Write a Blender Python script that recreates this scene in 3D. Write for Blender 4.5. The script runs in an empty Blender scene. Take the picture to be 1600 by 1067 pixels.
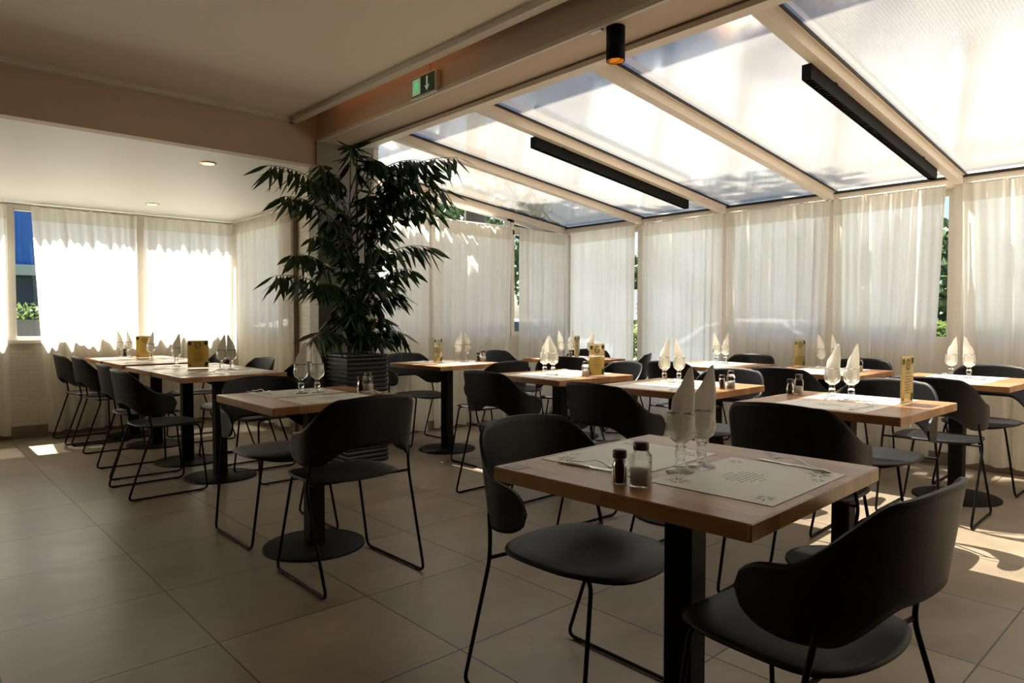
import bpy, bmesh, math, random
from mathutils import Vector, Matrix
random.seed(7)
PI = math.pi
S = bpy.context.scene
COL = S.collection

# ------------------------------------------------------------------ camera
yaw, pitch = math.radians(137.4414), math.radians(1.9061)
Fh = Vector((math.cos(yaw), math.sin(yaw), 0)); Rt = Vector((math.sin(yaw), -math.cos(yaw), 0))
Fw = Fh * math.cos(pitch) + Vector((0, 0, -math.sin(pitch))); Up = Rt.cross(Fw)
cam = bpy.data.cameras.new('camera'); cam.sensor_width = 36; cam.lens = 24.0; cam.clip_start = .05; cam.clip_end = 300
co = bpy.data.objects.new('camera', cam); COL.objects.link(co)
M = Matrix((Rt, Up, -Fw)).transposed().to_4x4(); M.translation = (0, 0, 1.13); co.matrix_world = M
S.camera = co

# ------------------------------------------------------------------ sky, sun, exposure
SUN_EL = math.radians(62)
w = bpy.data.worlds.new('sky'); S.world = w; w.use_nodes = True
nt = w.node_tree; nt.nodes.clear()
sky = nt.nodes.new('ShaderNodeTexSky'); sky.sky_type = 'NISHITA'; sky.sun_disc = False
sky.sun_elevation = SUN_EL; sky.sun_rotation = math.radians(-90); sky.dust_density = 1.5; sky.air_density = 1.0
bg = nt.nodes.new('ShaderNodeBackground'); bg.inputs[1].default_value = .105
wo = nt.nodes.new('ShaderNodeOutputWorld')
nt.links.new(sky.outputs[0], bg.inputs[0]); nt.links.new(bg.outputs[0], wo.inputs[0])
sl = bpy.data.lights.new('sun', 'SUN'); sl.energy = 15; sl.angle = math.radians(.53); sl.color = (1, .915, .78)
so = bpy.data.objects.new('sun', sl); COL.objects.link(so)
sdir = Vector((math.cos(SUN_EL), .0, -math.sin(SUN_EL)))
so.rotation_euler = sdir.to_track_quat('-Z', 'Y').to_euler(); so.location = (-12, 2, 18)
S.view_settings.view_transform = 'Standard'; S.view_settings.look = 'None'
S.view_settings.gamma = 1; S.view_settings.use_curve_mapping = False
S.view_settings.exposure = 1.28

# ------------------------------------------------------------------ materials
def new_mat(name):
    m = bpy.data.materials.new(name); m.use_nodes = True; n = m.node_tree.nodes; n.clear()
    out = n.new('ShaderNodeOutputMaterial'); return m, n, m.node_tree.links, out
def mat(name, col, rough=.5, metal=0, noise=0, nscale=8, bump=0, bscale=60, spec=.5, emit=None, estr=0):
    m, n, l, out = new_mat(name)
    p = n.new('ShaderNodeBsdfPrincipled'); l.new(p.outputs[0], out.inputs[0])
    p.inputs['Base Color'].default_value = (*col, 1); p.inputs['Roughness'].default_value = rough
    p.inputs['Metallic'].default_value = metal; p.inputs['Specular IOR Level'].default_value = spec
    if emit: p.inputs['Emission Color'].default_value = (*emit, 1); p.inputs['Emission Strength'].default_value = estr
    tc = n.new('ShaderNodeTexCoord')
    if noise:
        t = n.new('ShaderNodeTexNoise'); t.inputs['Scale'].default_value = nscale; t.inputs['Detail'].default_value = 5
        l.new(tc.outputs['Object'], t.inputs[0])
        r = n.new('ShaderNodeMapRange'); r.inputs[3].default_value = 1 - noise; r.inputs[4].default_value = 1 + noise
        l.new(t.outputs[0], r.inputs[0])
        x = n.new('ShaderNodeVectorMath'); x.operation = 'SCALE'; x.inputs[0].default_value = col
        l.new(r.outputs[0], x.inputs['Scale']); l.new(x.outputs[0], p.inputs['Base Color'])
    if bump:
        t = n.new('ShaderNodeTexNoise'); t.inputs['Scale'].default_value = bscale; t.inputs['Detail'].default_value = 4
        l.new(tc.outputs['Object'], t.inputs[0])
        b = n.new('ShaderNodeBump'); b.inputs['Strength'].default_value = bump; b.inputs['Distance'].default_value = .004
        l.new(t.outputs[0], b.inputs['Height']); l.new(b.outputs[0], p.inputs['Normal'])
    return m
def mth(n, l, op, a, b=None):
    x = n.new('ShaderNodeMath'); x.operation = op
    for i, v in enumerate((a, b)):
        if v is None: continue
        if isinstance(v, (int, float)): x.inputs[i].default_value = v
        else: l.new(v, x.inputs[i])
    return x.outputs[0]

def floor_mat():
    m, n, l, out = new_mat('stone_tile')
    p = n.new('ShaderNodeBsdfPrincipled'); l.new(p.outputs[0], out.inputs[0])
    tc = n.new('ShaderNodeTexCoord'); sp = n.new('ShaderNodeSeparateXYZ'); l.new(tc.outputs['Object'], sp.inputs[0])
    def cell(o, x0, pch):
        a = mth(n, l, 'DIVIDE', mth(n, l, 'SUBTRACT', o, x0), pch)
        f = mth(n, l, 'FRACT', mth(n, l, 'ADD', a, 100.0))
        d = mth(n, l, 'MULTIPLY', mth(n, l, 'MINIMUM', f, mth(n, l, 'SUBTRACT', 1.0, f)), pch)
        return mth(n, l, 'FLOOR', a), mth(n, l, 'LESS_THAN', d, .0031)
    cx, gx = cell(sp.outputs[0], -.587, .612); cy, gy = cell(sp.outputs[1], .832, .591)
    g = mth(n, l, 'MAXIMUM', gx, gy)
    cb = n.new('ShaderNodeCombineXYZ'); l.new(cx, cb.inputs[0]); l.new(cy, cb.inputs[1])
    wn = n.new('ShaderNodeTexWhiteNoise'); l.new(cb.outputs[0], wn.inputs[0])
    mp = n.new('ShaderNodeMapping'); mp.inputs['Scale'].default_value = (1.9, 1.2, 1); l.new(tc.outputs['Object'], mp.inputs[0])
    ad = n.new('ShaderNodeVectorMath'); ad.operation = 'ADD'; l.new(mp.outputs[0], ad.inputs[0])
    sc = n.new('ShaderNodeVectorMath'); sc.operation = 'SCALE'; sc.inputs['Scale'].default_value = 9; l.new(wn.outputs['Color'], sc.inputs[0]); l.new(sc.outputs[0], ad.inputs[1])
    t1 = n.new('ShaderNodeTexNoise'); t1.inputs['Scale'].default_value = 2.2; t1.inputs['Detail'].default_value = 9; t1.inputs['Roughness'].default_value = .62
    l.new(ad.outputs[0], t1.inputs[0])
    v = mth(n, l, 'ADD', mth(n, l, 'MULTIPLY', t1.outputs[0], .5), mth(n, l, 'MULTIPLY', wn.outputs[0], .10))
    cr = n.new('ShaderNodeValToRGB'); e = cr.color_ramp.elements
    e[0].position = .12; e[0].color = (.145, .112, .078, 1); e[1].position = .46; e[1].color = (.30, .245, .175, 1)
    l.new(v, cr.inputs[0])
    mx = n.new('ShaderNodeMix'); mx.data_type = 'RGBA'; l.new(g, mx.inputs[0]); l.new(cr.outputs[0], mx.inputs[6]); mx.inputs[7].default_value = (.035, .025, .018, 1)
    l.new(mx.outputs[2], p.inputs['Base Color'])
    rr = n.new('ShaderNodeMapRange'); rr.inputs[3].default_value = .26; rr.inputs[4].default_value = .46; l.new(t1.outputs[0], rr.inputs[0]); l.new(rr.outputs[0], p.inputs['Roughness'])
    b = n.new('ShaderNodeBump'); b.inputs['Strength'].default_value = .35; b.inputs['Distance'].default_value = .003
    l.new(mth(n, l, 'SUBTRACT', mth(n, l, 'MULTIPLY', t1.outputs[0], .3), g), b.inputs['Height']); l.new(b.outputs[0], p.inputs['Normal'])
    return m

def wood_mat(name='oak_block', k=1.0):
    m, n, l, out = new_mat(name)
    p = n.new('ShaderNodeBsdfPrincipled'); l.new(p.outputs[0], out.inputs[0])
    tc = n.new('ShaderNodeTexCoord')
    br = n.new('ShaderNodeTexBrick'); br.inputs['Scale'].default_value = 1; br.inputs['Brick Width'].default_value = .34; br.inputs['Row Height'].default_value = .058
    br.inputs['Mortar Size'].default_value = .0006; br.inputs['Bias'].default_value = 0
    br.inputs['Color1'].default_value = (.30 * k, .135 * k, .050 * k, 1); br.inputs['Color2'].default_value = (.47 * k, .25 * k, .105 * k, 1); br.inputs['Mortar'].default_value = (.2 * k, .1 * k, .04 * k, 1)
    l.new(tc.outputs['Object'], br.inputs[0])
    mp = n.new('ShaderNodeMapping'); mp.inputs['Scale'].default_value = (6, 90, 40); l.new(tc.outputs['Object'], mp.inputs[0])
    t = n.new('ShaderNodeTexNoise'); t.inputs['Scale'].default_value = 1; t.inputs['Detail'].default_value = 6; l.new(mp.outputs[0], t.inputs[0])
    r = n.new('ShaderNodeMapRange'); r.inputs[3].default_value = .72; r.inputs[4].default_value = 1.22; l.new(t.outputs[0], r.inputs[0])
    x = n.new('ShaderNodeVectorMath'); x.operation = 'SCALE'; l.new(br.outputs[0], x.inputs[0]); l.new(r.outputs[0], x.inputs['Scale'])
    l.new(x.outputs[0], p.inputs['Base Color']); p.inputs['Roughness'].default_value = .33; p.inputs['Coat Weight'].default_value = .1; p.inputs['Coat Roughness'].default_value = .2
    return m

def ply_mat(name='black_oak_veneer'):
    m, n, l, out = new_mat(name)
    p = n.new('ShaderNodeBsdfPrincipled'); l.new(p.outputs[0], out.inputs[0])
    tc = n.new('ShaderNodeTexCoord'); mp = n.new('ShaderNodeMapping'); mp.inputs['Scale'].default_value = (14, 160, 220); l.new(tc.outputs['Object'], mp.inputs[0])
    t = n.new('ShaderNodeTexNoise'); t.inputs['Scale'].default_value = 1; t.inputs['Detail'].default_value = 5; l.new(mp.outputs[0], t.inputs[0])
    cr = n.new('ShaderNodeValToRGB'); e = cr.color_ramp.elements
    e[0].position = .35; e[0].color = (.003, .003, .0035, 1); e[1].position = .7; e[1].color = (.010, .010, .0115, 1)
    l.new(t.outputs[0], cr.inputs[0]); l.new(cr.outputs[0], p.inputs['Base Color']); p.inputs['Roughness'].default_value = .48; p.inputs['Specular IOR Level'].default_value = .25
    b = n.new('ShaderNodeBump'); b.inputs['Strength'].default_value = .25; b.inputs['Distance'].default_value = .001; l.new(t.outputs[0], b.inputs['Height']); l.new(b.outputs[0], p.inputs['Normal'])
    return m

def sheer_mat(name, trans=.10, col=(.86, .84, .79)):
    m, n, l, out = new_mat(name)
    d = n.new('ShaderNodeBsdfDiffuse'); d.inputs[0].default_value = (*col, 1)
    t = n.new('ShaderNodeBsdfTranslucent'); t.inputs[0].default_value = (*col, 1)
    tr = n.new('ShaderNodeBsdfTransparent')
    a = n.new('ShaderNodeMixShader'); a.inputs[0].default_value = .68; l.new(d.outputs[0], a.inputs[1]); l.new(t.outputs[0], a.inputs[2])
    tc = n.new('ShaderNodeTexCoord'); w_ = n.new('ShaderNodeTexNoise'); w_.inputs['Scale'].default_value = 500; l.new(tc.outputs['Object'], w_.inputs[0])
    r = n.new('ShaderNodeMapRange'); r.inputs[3].default_value = trans * .6; r.inputs[4].default_value = trans * 1.4; l.new(w_.outputs[0], r.inputs[0])
    b = n.new('ShaderNodeMixShader'); l.new(r.outputs[0], b.inputs[0]); l.new(a.outputs[0], b.inputs[1]); l.new(tr.outputs[0], b.inputs[2])
    l.new(b.outputs[0], out.inputs[0]); return m

def roof_mat():
    m, n, l, out = new_mat('multiwall_polycarbonate')
    tc = n.new('ShaderNodeTexCoord'); sp = n.new('ShaderNodeSeparateXYZ'); l.new(tc.outputs['Object'], sp.inputs[0])
    f = mth(n, l, 'FRACT', mth(n, l, 'ADD', mth(n, l, 'MULTIPLY', sp.outputs[0], 62.0), 500.0))
    rib = mth(n, l, 'LESS_THAN', f, .3)
    ns = n.new('ShaderNodeTexNoise'); ns.inputs['Scale'].default_value = 2.5; ns.inputs['Detail'].default_value = 7; l.new(tc.outputs['Object'], ns.inputs[0])
    cr = n.new('ShaderNodeValToRGB'); e = cr.color_ramp.elements; e[0].position = .25; e[0].color = (.36, .34, .30, 1); e[1].position = .5; e[1].color = (.44, .425, .39, 1); l.new(ns.outputs[0], cr.inputs[0])
    d = n.new('ShaderNodeBsdfDiffuse'); d.inputs[0].default_value = (.8, .8, .78, 1)
    t = n.new('ShaderNodeBsdfTranslucent'); l.new(cr.outputs[0], t.inputs[0])
    tr = n.new('ShaderNodeBsdfTransparent'); tr.inputs[0].default_value = (.95, .96, .97, 1)
    g = n.new('ShaderNodeBsdfGlossy'); g.inputs['Roughness'].default_value = .12
    a = n.new('ShaderNodeMixShader'); a.inputs[0].default_value = .8; l.new(d.outputs[0], a.inputs[1]); l.new(t.outputs[0], a.inputs[2])
    b = n.new('ShaderNodeMixShader'); l.new(mth(n, l, 'SUBTRACT', .48, mth(n, l, 'MULTIPLY', rib, .14)), b.inputs[0]); l.new(a.outputs[0], b.inputs[1]); l.new(tr.outputs[0], b.inputs[2])
    fr = n.new('ShaderNodeFresnel'); fr.inputs[0].default_value = 1.4
    c = n.new('ShaderNodeMixShader'); l.new(mth(n, l, 'MULTIPLY', fr.outputs[0], .7), c.inputs[0]); l.new(b.outputs[0], c.inputs[1]); l.new(g.outputs[0], c.inputs[2])
    l.new(c.outputs[0], out.inputs[0]); return m

def pane_mat(name='window_glass', tint=(.93, .96, .97), refl=1.0):
    m, n, l, out = new_mat(name)
    tr = n.new('ShaderNodeBsdfTransparent'); tr.inputs[0].default_value = (*tint, 1)
    g = n.new('ShaderNodeBsdfGlossy'); g.inputs['Roughness'].default_value = .02
    lw = n.new('ShaderNodeFresnel'); lw.inputs[0].default_value = 1.45
    tc = n.new('ShaderNodeTexCoord'); ns = n.new('ShaderNodeTexNoise'); ns.inputs['Scale'].default_value = 3; l.new(tc.outputs['Object'], ns.inputs[0])
    r = n.new('ShaderNodeMapRange'); r.inputs[3].default_value = .01; r.inputs[4].default_value = .05; l.new(ns.outputs[0], r.inputs[0]); l.new(r.outputs[0], g.inputs['Roughness'])
    a = n.new('ShaderNodeMixShader'); l.new(mth(n, l, 'MULTIPLY', lw.outputs[0], refl), a.inputs[0]); l.new(tr.outputs[0], a.inputs[1]); l.new(g.outputs[0], a.inputs[2])
    l.new(a.outputs[0], out.inputs[0]); return m

def glass_mat(name='drinking_glass'):
    m, n, l, out = new_mat(name)
    g = n.new('ShaderNodeBsdfGlass'); g.inputs['Roughness'].default_value = 0; g.inputs['IOR'].default_value = 1.45; g.inputs[0].default_value = (.97, .98, .97, 1)
    tr = n.new('ShaderNodeBsdfTransparent')
    lw = n.new('ShaderNodeLayerWeight'); lw.inputs[0].default_value = .35
    r = n.new('ShaderNodeMapRange'); r.inputs[1].default_value = 0; r.inputs[2].default_value = .5; r.inputs[3].default_value = .25; r.inputs[4].default_value = .95; l.new(lw.outputs['Facing'], r.inputs[0])
    a = n.new('ShaderNodeMixShader'); l.new(r.outputs[0], a.inputs[0]); l.new(tr.outputs[0], a.inputs[1]); l.new(g.outputs[0], a.inputs[2])
    l.new(a.outputs[0], out.inputs[0]); return m

def leaf_mat(name, c1, c2, tl=.35):
    m, n, l, out = new_mat(name)
    tc = n.new('ShaderNodeTexCoord'); ns = n.new('ShaderNodeTexNoise'); ns.inputs['Scale'].default_value = 9; l.new(tc.outputs['Object'], ns.inputs[0])
    cr = n.new('ShaderNodeValToRGB'); e = cr.color_ramp.elements; e[0].position = .35; e[0].color = (*c1, 1); e[1].position = .65; e[1].color = (*c2, 1); l.new(ns.outputs[0], cr.inputs[0])
    p = n.new('ShaderNodeBsdfPrincipled'); p.inputs['Roughness'].default_value = .42; l.new(cr.outputs[0], p.inputs['Base Color'])
    t = n.new('ShaderNodeBsdfTranslucent'); l.new(cr.outputs[0], t.inputs[0])
    a = n.new('ShaderNodeMixShader'); a.inputs[0].default_value = tl; l.new(p.outputs[0], a.inputs[1]); l.new(t.outputs[0], a.inputs[2]); l.new(a.outputs[0], out.inputs[0])
    return m

def brick_paint_mat(name, col):
    m, n, l, out = new_mat(name)
    p = n.new('ShaderNodeBsdfPrincipled'); p.inputs['Roughness'].default_value = .6; l.new(p.outputs[0], out.inputs[0])
    tc = n.new('ShaderNodeTexCoord'); sp = n.new('ShaderNodeSeparateXYZ'); l.new(tc.outputs['Object'], sp.inputs[0])
    cb = n.new('ShaderNodeCombineXYZ'); l.new(mth(n, l, 'ADD', sp.outputs[0], sp.outputs[1]), cb.inputs[0]); l.new(sp.outputs[2], cb.inputs[1])
    br = n.new('ShaderNodeTexBrick'); br.inputs['Scale'].default_value = 1; br.inputs['Brick Width'].default_value = .16; br.inputs['Row Height'].default_value = .04; br.inputs['Mortar Size'].default_value = .004
    br.inputs['Color1'].default_value = (1, 1, 1, 1); br.inputs['Color2'].default_value = (.92, .92, .92, 1); br.inputs['Mortar'].default_value = (.84, .84, .84, 1)
    l.new(cb.outputs[0], br.inputs[0])
    mx = n.new('ShaderNodeVectorMath'); mx.operation = 'MULTIPLY'; l.new(br.outputs[0], mx.inputs[0]); mx.inputs[1].default_value = col; l.new(mx.outputs[0], p.inputs['Base Color'])
    b = n.new('ShaderNodeBump'); b.inputs['Strength'].default_value = .25; b.inputs['Distance'].default_value = .003; l.new(br.outputs[0], b.inputs['Height']); l.new(b.outputs[0], p.inputs['Normal'])
    return m

MT = dict(
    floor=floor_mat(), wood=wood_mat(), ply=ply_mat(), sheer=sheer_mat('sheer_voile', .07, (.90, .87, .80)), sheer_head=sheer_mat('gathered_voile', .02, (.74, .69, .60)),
    roof=roof_mat(), pane=pane_mat(), glass=glass_mat(),
    metal=mat('black_powder_coat', (.004, .004, .0042), .55, 0, spec=.12, bump=.05, bscale=300),
    ceil=mat('painted_ceiling', (.80, .72, .59), .7, noise=.03, nscale=1.2, bump=.06, bscale=8),
    beam=mat('painted_beam', (.60, .47, .35), .65, noise=.03, nscale=2, bump=.05, bscale=30),
    alc=mat('white_alcove_ceiling', (.86, .85, .80), .5, noise=.03, nscale=1.5),
    wall=mat('cream_wall', (.62, .57, .47), .7, noise=.04, nscale=3, bump=.05, bscale=40),
    darkwall=mat('darkened_wall', (.34, .28, .22), .75, noise=.05, nscale=3, bump=.05, bscale=40),
    brick=brick_paint_mat('painted_brick', (.66, .61, .51)),
    frame=mat('white_window_frame', (.80, .76, .68), .4, noise=.03, nscale=6), rafter=mat('cream_rafter', (.78, .68, .55), .45, noise=.05, nscale=5),
    seal=mat('black_rubber_seal', (.015, .015, .014), .6, noise=.1), column=mat('grey_column_paint', (.27, .265, .215), .55, noise=.05, nscale=4),
    base=mat('brown_skirting', (.20, .16, .12), .55, noise=.06, nscale=10),
    trimc=mat('ceiling_trim', (.68, .62, .53), .5, noise=.04, nscale=5),
    cloth=leaf_mat('napkin_cloth', (.82, .79, .72), (.88, .86, .80), .42),
    steel=mat('stainless_steel', (.62, .61, .60), .22, 1, noise=.04, nscale=30),
    paper=mat('placemat_paper', (.84, .83, .76), .42, noise=.03, nscale=12), ink=mat('grey_green_print', (.24, .28, .24), .7, noise=.15, nscale=90),
    card=leaf_mat('kraft_card', (.74, .58, .26), (.82, .68, .36), .55), cardink=mat('card_print', (.10, .075, .035), .7, noise=.1, nscale=80), cardgreen=mat('card_leaf_print', (.03, .09, .03), .7, noise=.3, nscale=80),
    cardred=mat('card_red_print', (.35, .06, .03), .7, noise=.1),
    acrylic=pane_mat('clear_acrylic', (.97, .97, .94), .5),
    pepper=mat('ground_pepper', (.045, .022, .014), .9, noise=.4, nscale=400), salt=mat('salt_grains', (.60, .56, .50), .8, noise=.15, nscale=400),
    cap=mat('dark_shaker_cap', (.05, .042, .035), .35, .6, noise=.1), capm=mat('steel_shaker_cap', (.07, .06, .055), .35, .6, noise=.1),
    planter=mat('black_ribbed_planter', (.014, .013, .014), .35, noise=.1, nscale=6), soil=mat('potting_soil', (.03, .02, .013), .95, noise=.4, nscale=60, bump=.8, bscale=80),
    leaf=leaf_mat('ficus_leaf', (.010, .026, .007), (.026, .060, .012), .28), bark=mat('thin_bark', (.10, .075, .05), .8, noise=.2, nscale=30),
    copper=mat('copper_reflector', (.9, .38, .08), .35, .8, noise=.05, emit=(1, .26, .02), estr=.55), bulb=mat('warm_lamp_glow', (1, .8, .5), .5, noise=.02, emit=(1, .50, .14), estr=2.2),
    brass=mat('brass_ring', (.55, .35, .14), .35, .9, noise=.05),
    white=mat('white_plastic', (.75, .73, .68), .4, noise=.02), green=mat('sign_green', (.006, .03, .012), .4, noise=.1, emit=(.0, .12, .04), estr=.03), signlit=mat('lit_pictogram', (.42, .50, .40), .4, noise=.02, emit=(.55, .75, .5), estr=.10),
    man=mat('green_pictogram', (.02, .4, .1), .4, noise=.02, emit=(.05, .6, .15), estr=.35),
    grass=mat('lawn', (.16, .20, .09), .9, noise=.5, nscale=4, bump=1, bscale=40), asphalt=mat('asphalt', (.24, .235, .225), .9, noise=.15, nscale=30),
    blue=mat('blue_cladding', (.02, .13, .52), .5, noise=.06, nscale=3), bluedk=mat('dark_blue_glazing', (.02, .04, .09), .3, noise=.2, nscale=3), pale=mat('pale_concrete', (.42, .44, .46), .8, noise=.08, nscale=2),
    tree=leaf_mat('tree_leaf', (.025, .06, .02), (.07, .13, .035), .35), hedge=leaf_mat('hedge_leaf', (.06, .11, .03), (.16, .22, .06), .4), trunk=mat('tree_bark', (.09, .075, .06), .9, noise=.3, nscale=12, bump=.8, bscale=20),
    carw=mat('white_car_paint', (.75, .77, .80), .25, noise=.01), cark=mat('dark_car_paint', (.03, .05, .045), .2, noise=.05), tyre=mat('tyre_rubber', (.02, .02, .02), .8, noise=.1), carglass=mat('car_glass', (.03, .04, .05), .08, noise=.05),
    yellow=mat('yellow_band', (.55, .6, .2), .6, noise=.1), red=mat('red_lettering', (.5, .05, .06), .6, noise=.02), navy=mat('navy_lettering', (.04, .05, .18), .6, noise=.02),
    tile=mat('dark_roofing', (.2, .19, .18), .9, noise=.1), awn=sheer_mat('awning_canvas', .02, (.62, .66, .70)),
    plate=mat('grey_metal_plate', (.20, .19, .15), .4, .5, noise=.1),
)

# ------------------------------------------------------------------ geometry helpers
class MB:
    def __init__(s): s.v = []; s.f = []; s.sm = []
    def add(s, vs, fs, smooth=False):
        o = len(s.v); s.v += [tuple(p) for p in vs]; s.f += [tuple(i + o for i in f) for f in fs]; s.sm += [smooth] * len(fs); return s
    def box(s, x0, x1, y0, y1, z0, z1):
        v = [(x, y, z) for z in (z0, z1) for y in (y0, y1) for x in (x0, x1)]
        return s.add(v, [(0, 2, 3, 1), (4, 5, 7, 6), (0, 1, 5, 4), (2, 6, 7, 3), (0, 4, 6, 2), (1, 3, 7, 5)])
    def rbox(s, x0, x1, y0, y1, z0, z1, r=.004):
        # box with chamfered top and bottom rims and corners
        pts = []
        for z, d in ((z0, r), (z0 + r, 0), (z1 - r, 0), (z1, r)):
            c = r
            pts.append([(x0 + d, y0 + c + d, z), (x0 + c + d, y0 + d, z), (x1 - c - d, y0 + d, z), (x1 - d, y0 + c + d, z), (x1 - d, y1 - c - d, z), (x1 - c - d, y1 - d, z), (x0 + c + d, y1 - d, z), (x0 + d, y1 - c - d, z)])
        v = [p for ring in pts for p in ring]; f = []
        for k in range(3):
            for i in range(8): f.append((k * 8 + i, k * 8 + (i + 1) % 8, k * 8 + 8 + (i + 1) % 8, k * 8 + 8 + i))
        f.append(tuple(range(7, -1, -1))); f.append(tuple(range(24, 32)))
        return s.add(v, f)
    def prism(s, poly, axis, a, b):
        n = len(poly); v = []
        for t in (a, b):
            for p, q in poly: v.append({'x': (t, p, q), 'y': (p, t, q), 'z': (p, q, t)}[axis])
        f = [(i, (i + 1) % n, n + (i + 1) % n, n + i) for i in range(n)] + [tuple(range(n - 1, -1, -1)), tuple(range(n, 2 * n))]
        return s.add(v, f)
    def lathe(s, prof, n=24, c=(0, 0), smooth=True, sq=0):
        v = []
        for r, z in prof:
            for i in range(n):
                a = 2 * PI * i / n; k = 1
                if sq: k = (abs(math.cos(a)) ** sq + abs(math.sin(a)) ** sq) ** (-1 / sq)
                v.append((c[0] + r * k * math.cos(a), c[1] + r * k * math.sin(a), z))
        m = len(prof); f = [(j * n + i, j * n + (i + 1) % n, (j + 1) * n + (i + 1) % n, (j + 1) * n + i) for j in range(m - 1) for i in range(n)]
        s.add(v, f, smooth)
        if prof[0][0] > 1e-5: s.add(v[:n], [tuple(range(n - 1, -1, -1))])
        if prof[-1][0] > 1e-5: s.add(v[-n:], [tuple(range(n))])
        return s
    def tube(s, pts, r, n=8, cap=True):
        pts = [Vector(p) for p in pts]; rs = r if isinstance(r, (list, tuple)) else [r] * len(pts)
        v = []; up = Vector((0, 0, 1)); prev = None
        for i, p in enumerate(pts):
            d = (pts[min(i + 1, len(pts) - 1)] - pts[max(i - 1, 0)]).normalized()
            if prev is None:
                a = d.cross(up if abs(d.z) < .9 else Vector((1, 0, 0))).normalized()
            else: a = (prev - d * prev.dot(d)).normalized()
            prev = a; b = d.cross(a)
            for k in range(n):
                t = 2 * PI * k / n; v.append(p + (a * math.cos(t) + b * math.sin(t)) * rs[i])
        m = len(pts); f = [(j * n + i, j * n + (i + 1) % n, (j + 1) * n + (i + 1) % n, (j + 1) * n + i) for j in range(m - 1) for i in range(n)]
        s.add(v, f, True)
        if cap: s.add(v[:n], [tuple(range(n - 1, -1, -1))]); s.add(v[-n:], [tuple(range(n))])
        return s
    def build(s, name, m, parent=None, loc=None):
        me = bpy.data.meshes.new(name); me.from_pydata(s.v, [], s.f); me.materials.append(MT[m] if isinstance(m, str) else m)
        bm = bmesh.new(); bm.from_mesh(me); bmesh.ops.recalc_face_normals(bm, faces=bm.faces); bm.to_mesh(me); bm.free()
        me.polygons.foreach_set('use_smooth', s.sm)
        o = bpy.data.objects.new(name, me); COL.objects.link(o)
        if parent: o.parent = parent
        if loc: o.location = loc
        return o
    def raw(s, name, m, parent=None, smooth=True):   # open surfaces: keep orientation
        me = bpy.data.meshes.new(name); me.from_pydata(s.v, [], s.f); me.materials.append(MT[m]); me.polygons.foreach_set('use_smooth', [smooth] * len(s.f))
        o = bpy.data.objects.new(name, me); COL.objects.link(o)
        if parent: o.parent = parent
        return o
def rounded(pts, r, n=5):
    P_ = [Vector(p) for p in pts]; out = [P_[0]]
    for i in range(1, len(P_) - 1):
        a, b, c = P_[i - 1], P_[i], P_[i + 1]; d1 = (a - b); d2 = (c - b); rr = min(r, d1.length * .45, d2.length * .45)
        s_ = b + d1.normalized() * rr; e_ = b + d2.normalized() * rr
        for k in range(n + 1):
            t = k / n; out.append(s_ * (1 - t) ** 2 + b * 2 * t * (1 - t) + e_ * t * t)
    out.append(P_[-1]); return out
def tag(o, label=None, cat=None, group=None, kind=None):
    if label: o['label'] = label
    if cat: o['category'] = cat
    if group: o['group'] = group
    if kind: o['kind'] = kind
    return o
def empty(name, loc, rz=0):
    o = bpy.data.objects.new(name, None); o.empty_display_size = .1; COL.objects.link(o); o.location = loc; o.rotation_euler = (0, 0, rz); return o
def copy_tree(o, parent=None):
    c = o.copy(); COL.objects.link(c); c.parent = parent
    for ch in list(KIDS.get(o.name, [])) or list(o.children): copy_tree(ch, c)
    return c
KIDS = {}
def struct(mb, name, m, label=None): 
    o = mb.build(name, m); o['kind'] = 'structure'; o['label'] = label or name.replace('_', ' '); o['category'] = name.split('_')[0]; return o
_st = struct
def ss(t): t = max(0, min(1, t)); return t * t * (3 - 2 * t)

# ------------------------------------------------------------------ room shell
XL, XE, YW, YB = -7.87, -5.62, 6.0, 2.54      # left wall, veranda end wall, veranda long wall, beam face
XR, YN = 3.6, -3.4                            # far right side and wall behind the camera
_st(MB().box(XL - .15, XR + .2, YN - .2, YW + .15, -.12, 0), 'floor', 'floor', 'large square beige stone tiles with thin dark joints')
_st(MB().box(-5.0, XR, YN, 2.30, 2.66, 2.95), 'ceiling', 'ceil', 'flat beige suspended ceiling over the main room')
# sloping white ceiling of the left alcove
_st(MB().add([(XL, YN, 2.205), (-5.13, YN, 2.335), (-5.13, 2.95, 2.335), (XL, 2.95, 2.205), (XL, YN, 2.45), (-5.13, YN, 2.45), (-5.13, 2.95, 2.45), (XL, 2.95, 2.45)],
   [(0, 3, 2, 1), (4, 5, 6, 7), (0, 1, 5, 4), (1, 2, 6, 5), (2, 3, 7, 6), (3, 0, 4, 7)]), 'ceiling_left', 'alc', 'white ceiling of the low left alcove with two downlights')
_st(MB().box(-5.13, -5.03, YN, 2.54, 2.335, 2.95), 'wall_beam_left', 'beam', 'plain taupe beam face above the left alcove opening')
_st(MB().box(-5.13, XR, 2.54, 2.80, 2.52, 2.95), 'wall_beam_right', 'beam', 'long taupe beam between the main ceiling and the glass roof')
_st(MB().box(-5.13, XR, 2.30, 2.54, 2.90, 2.95), 'ceiling_recess', 'beam', 'narrow shadowy recess above the beam')
b = MB(); b.add([(-5.04, YN, 2.625), (-4.975, YN, 2.625), (-4.975, 2.30, 2.625), (-5.04, 2.37, 2.625), (-5.04, YN, 2.67), (-4.975, YN, 2.67), (-4.975, 2.30, 2.67), (-5.04, 2.37, 2.67)],
   [(0, 3, 2, 1), (4, 5, 6, 7), (0, 1, 5, 4), (1, 2, 6, 5), (2, 3, 7, 6), (3, 0, 4, 7)])
_st(b, 'trim_1', 'trimc', 'pale moulding along the left edge of the main ceiling')
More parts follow.
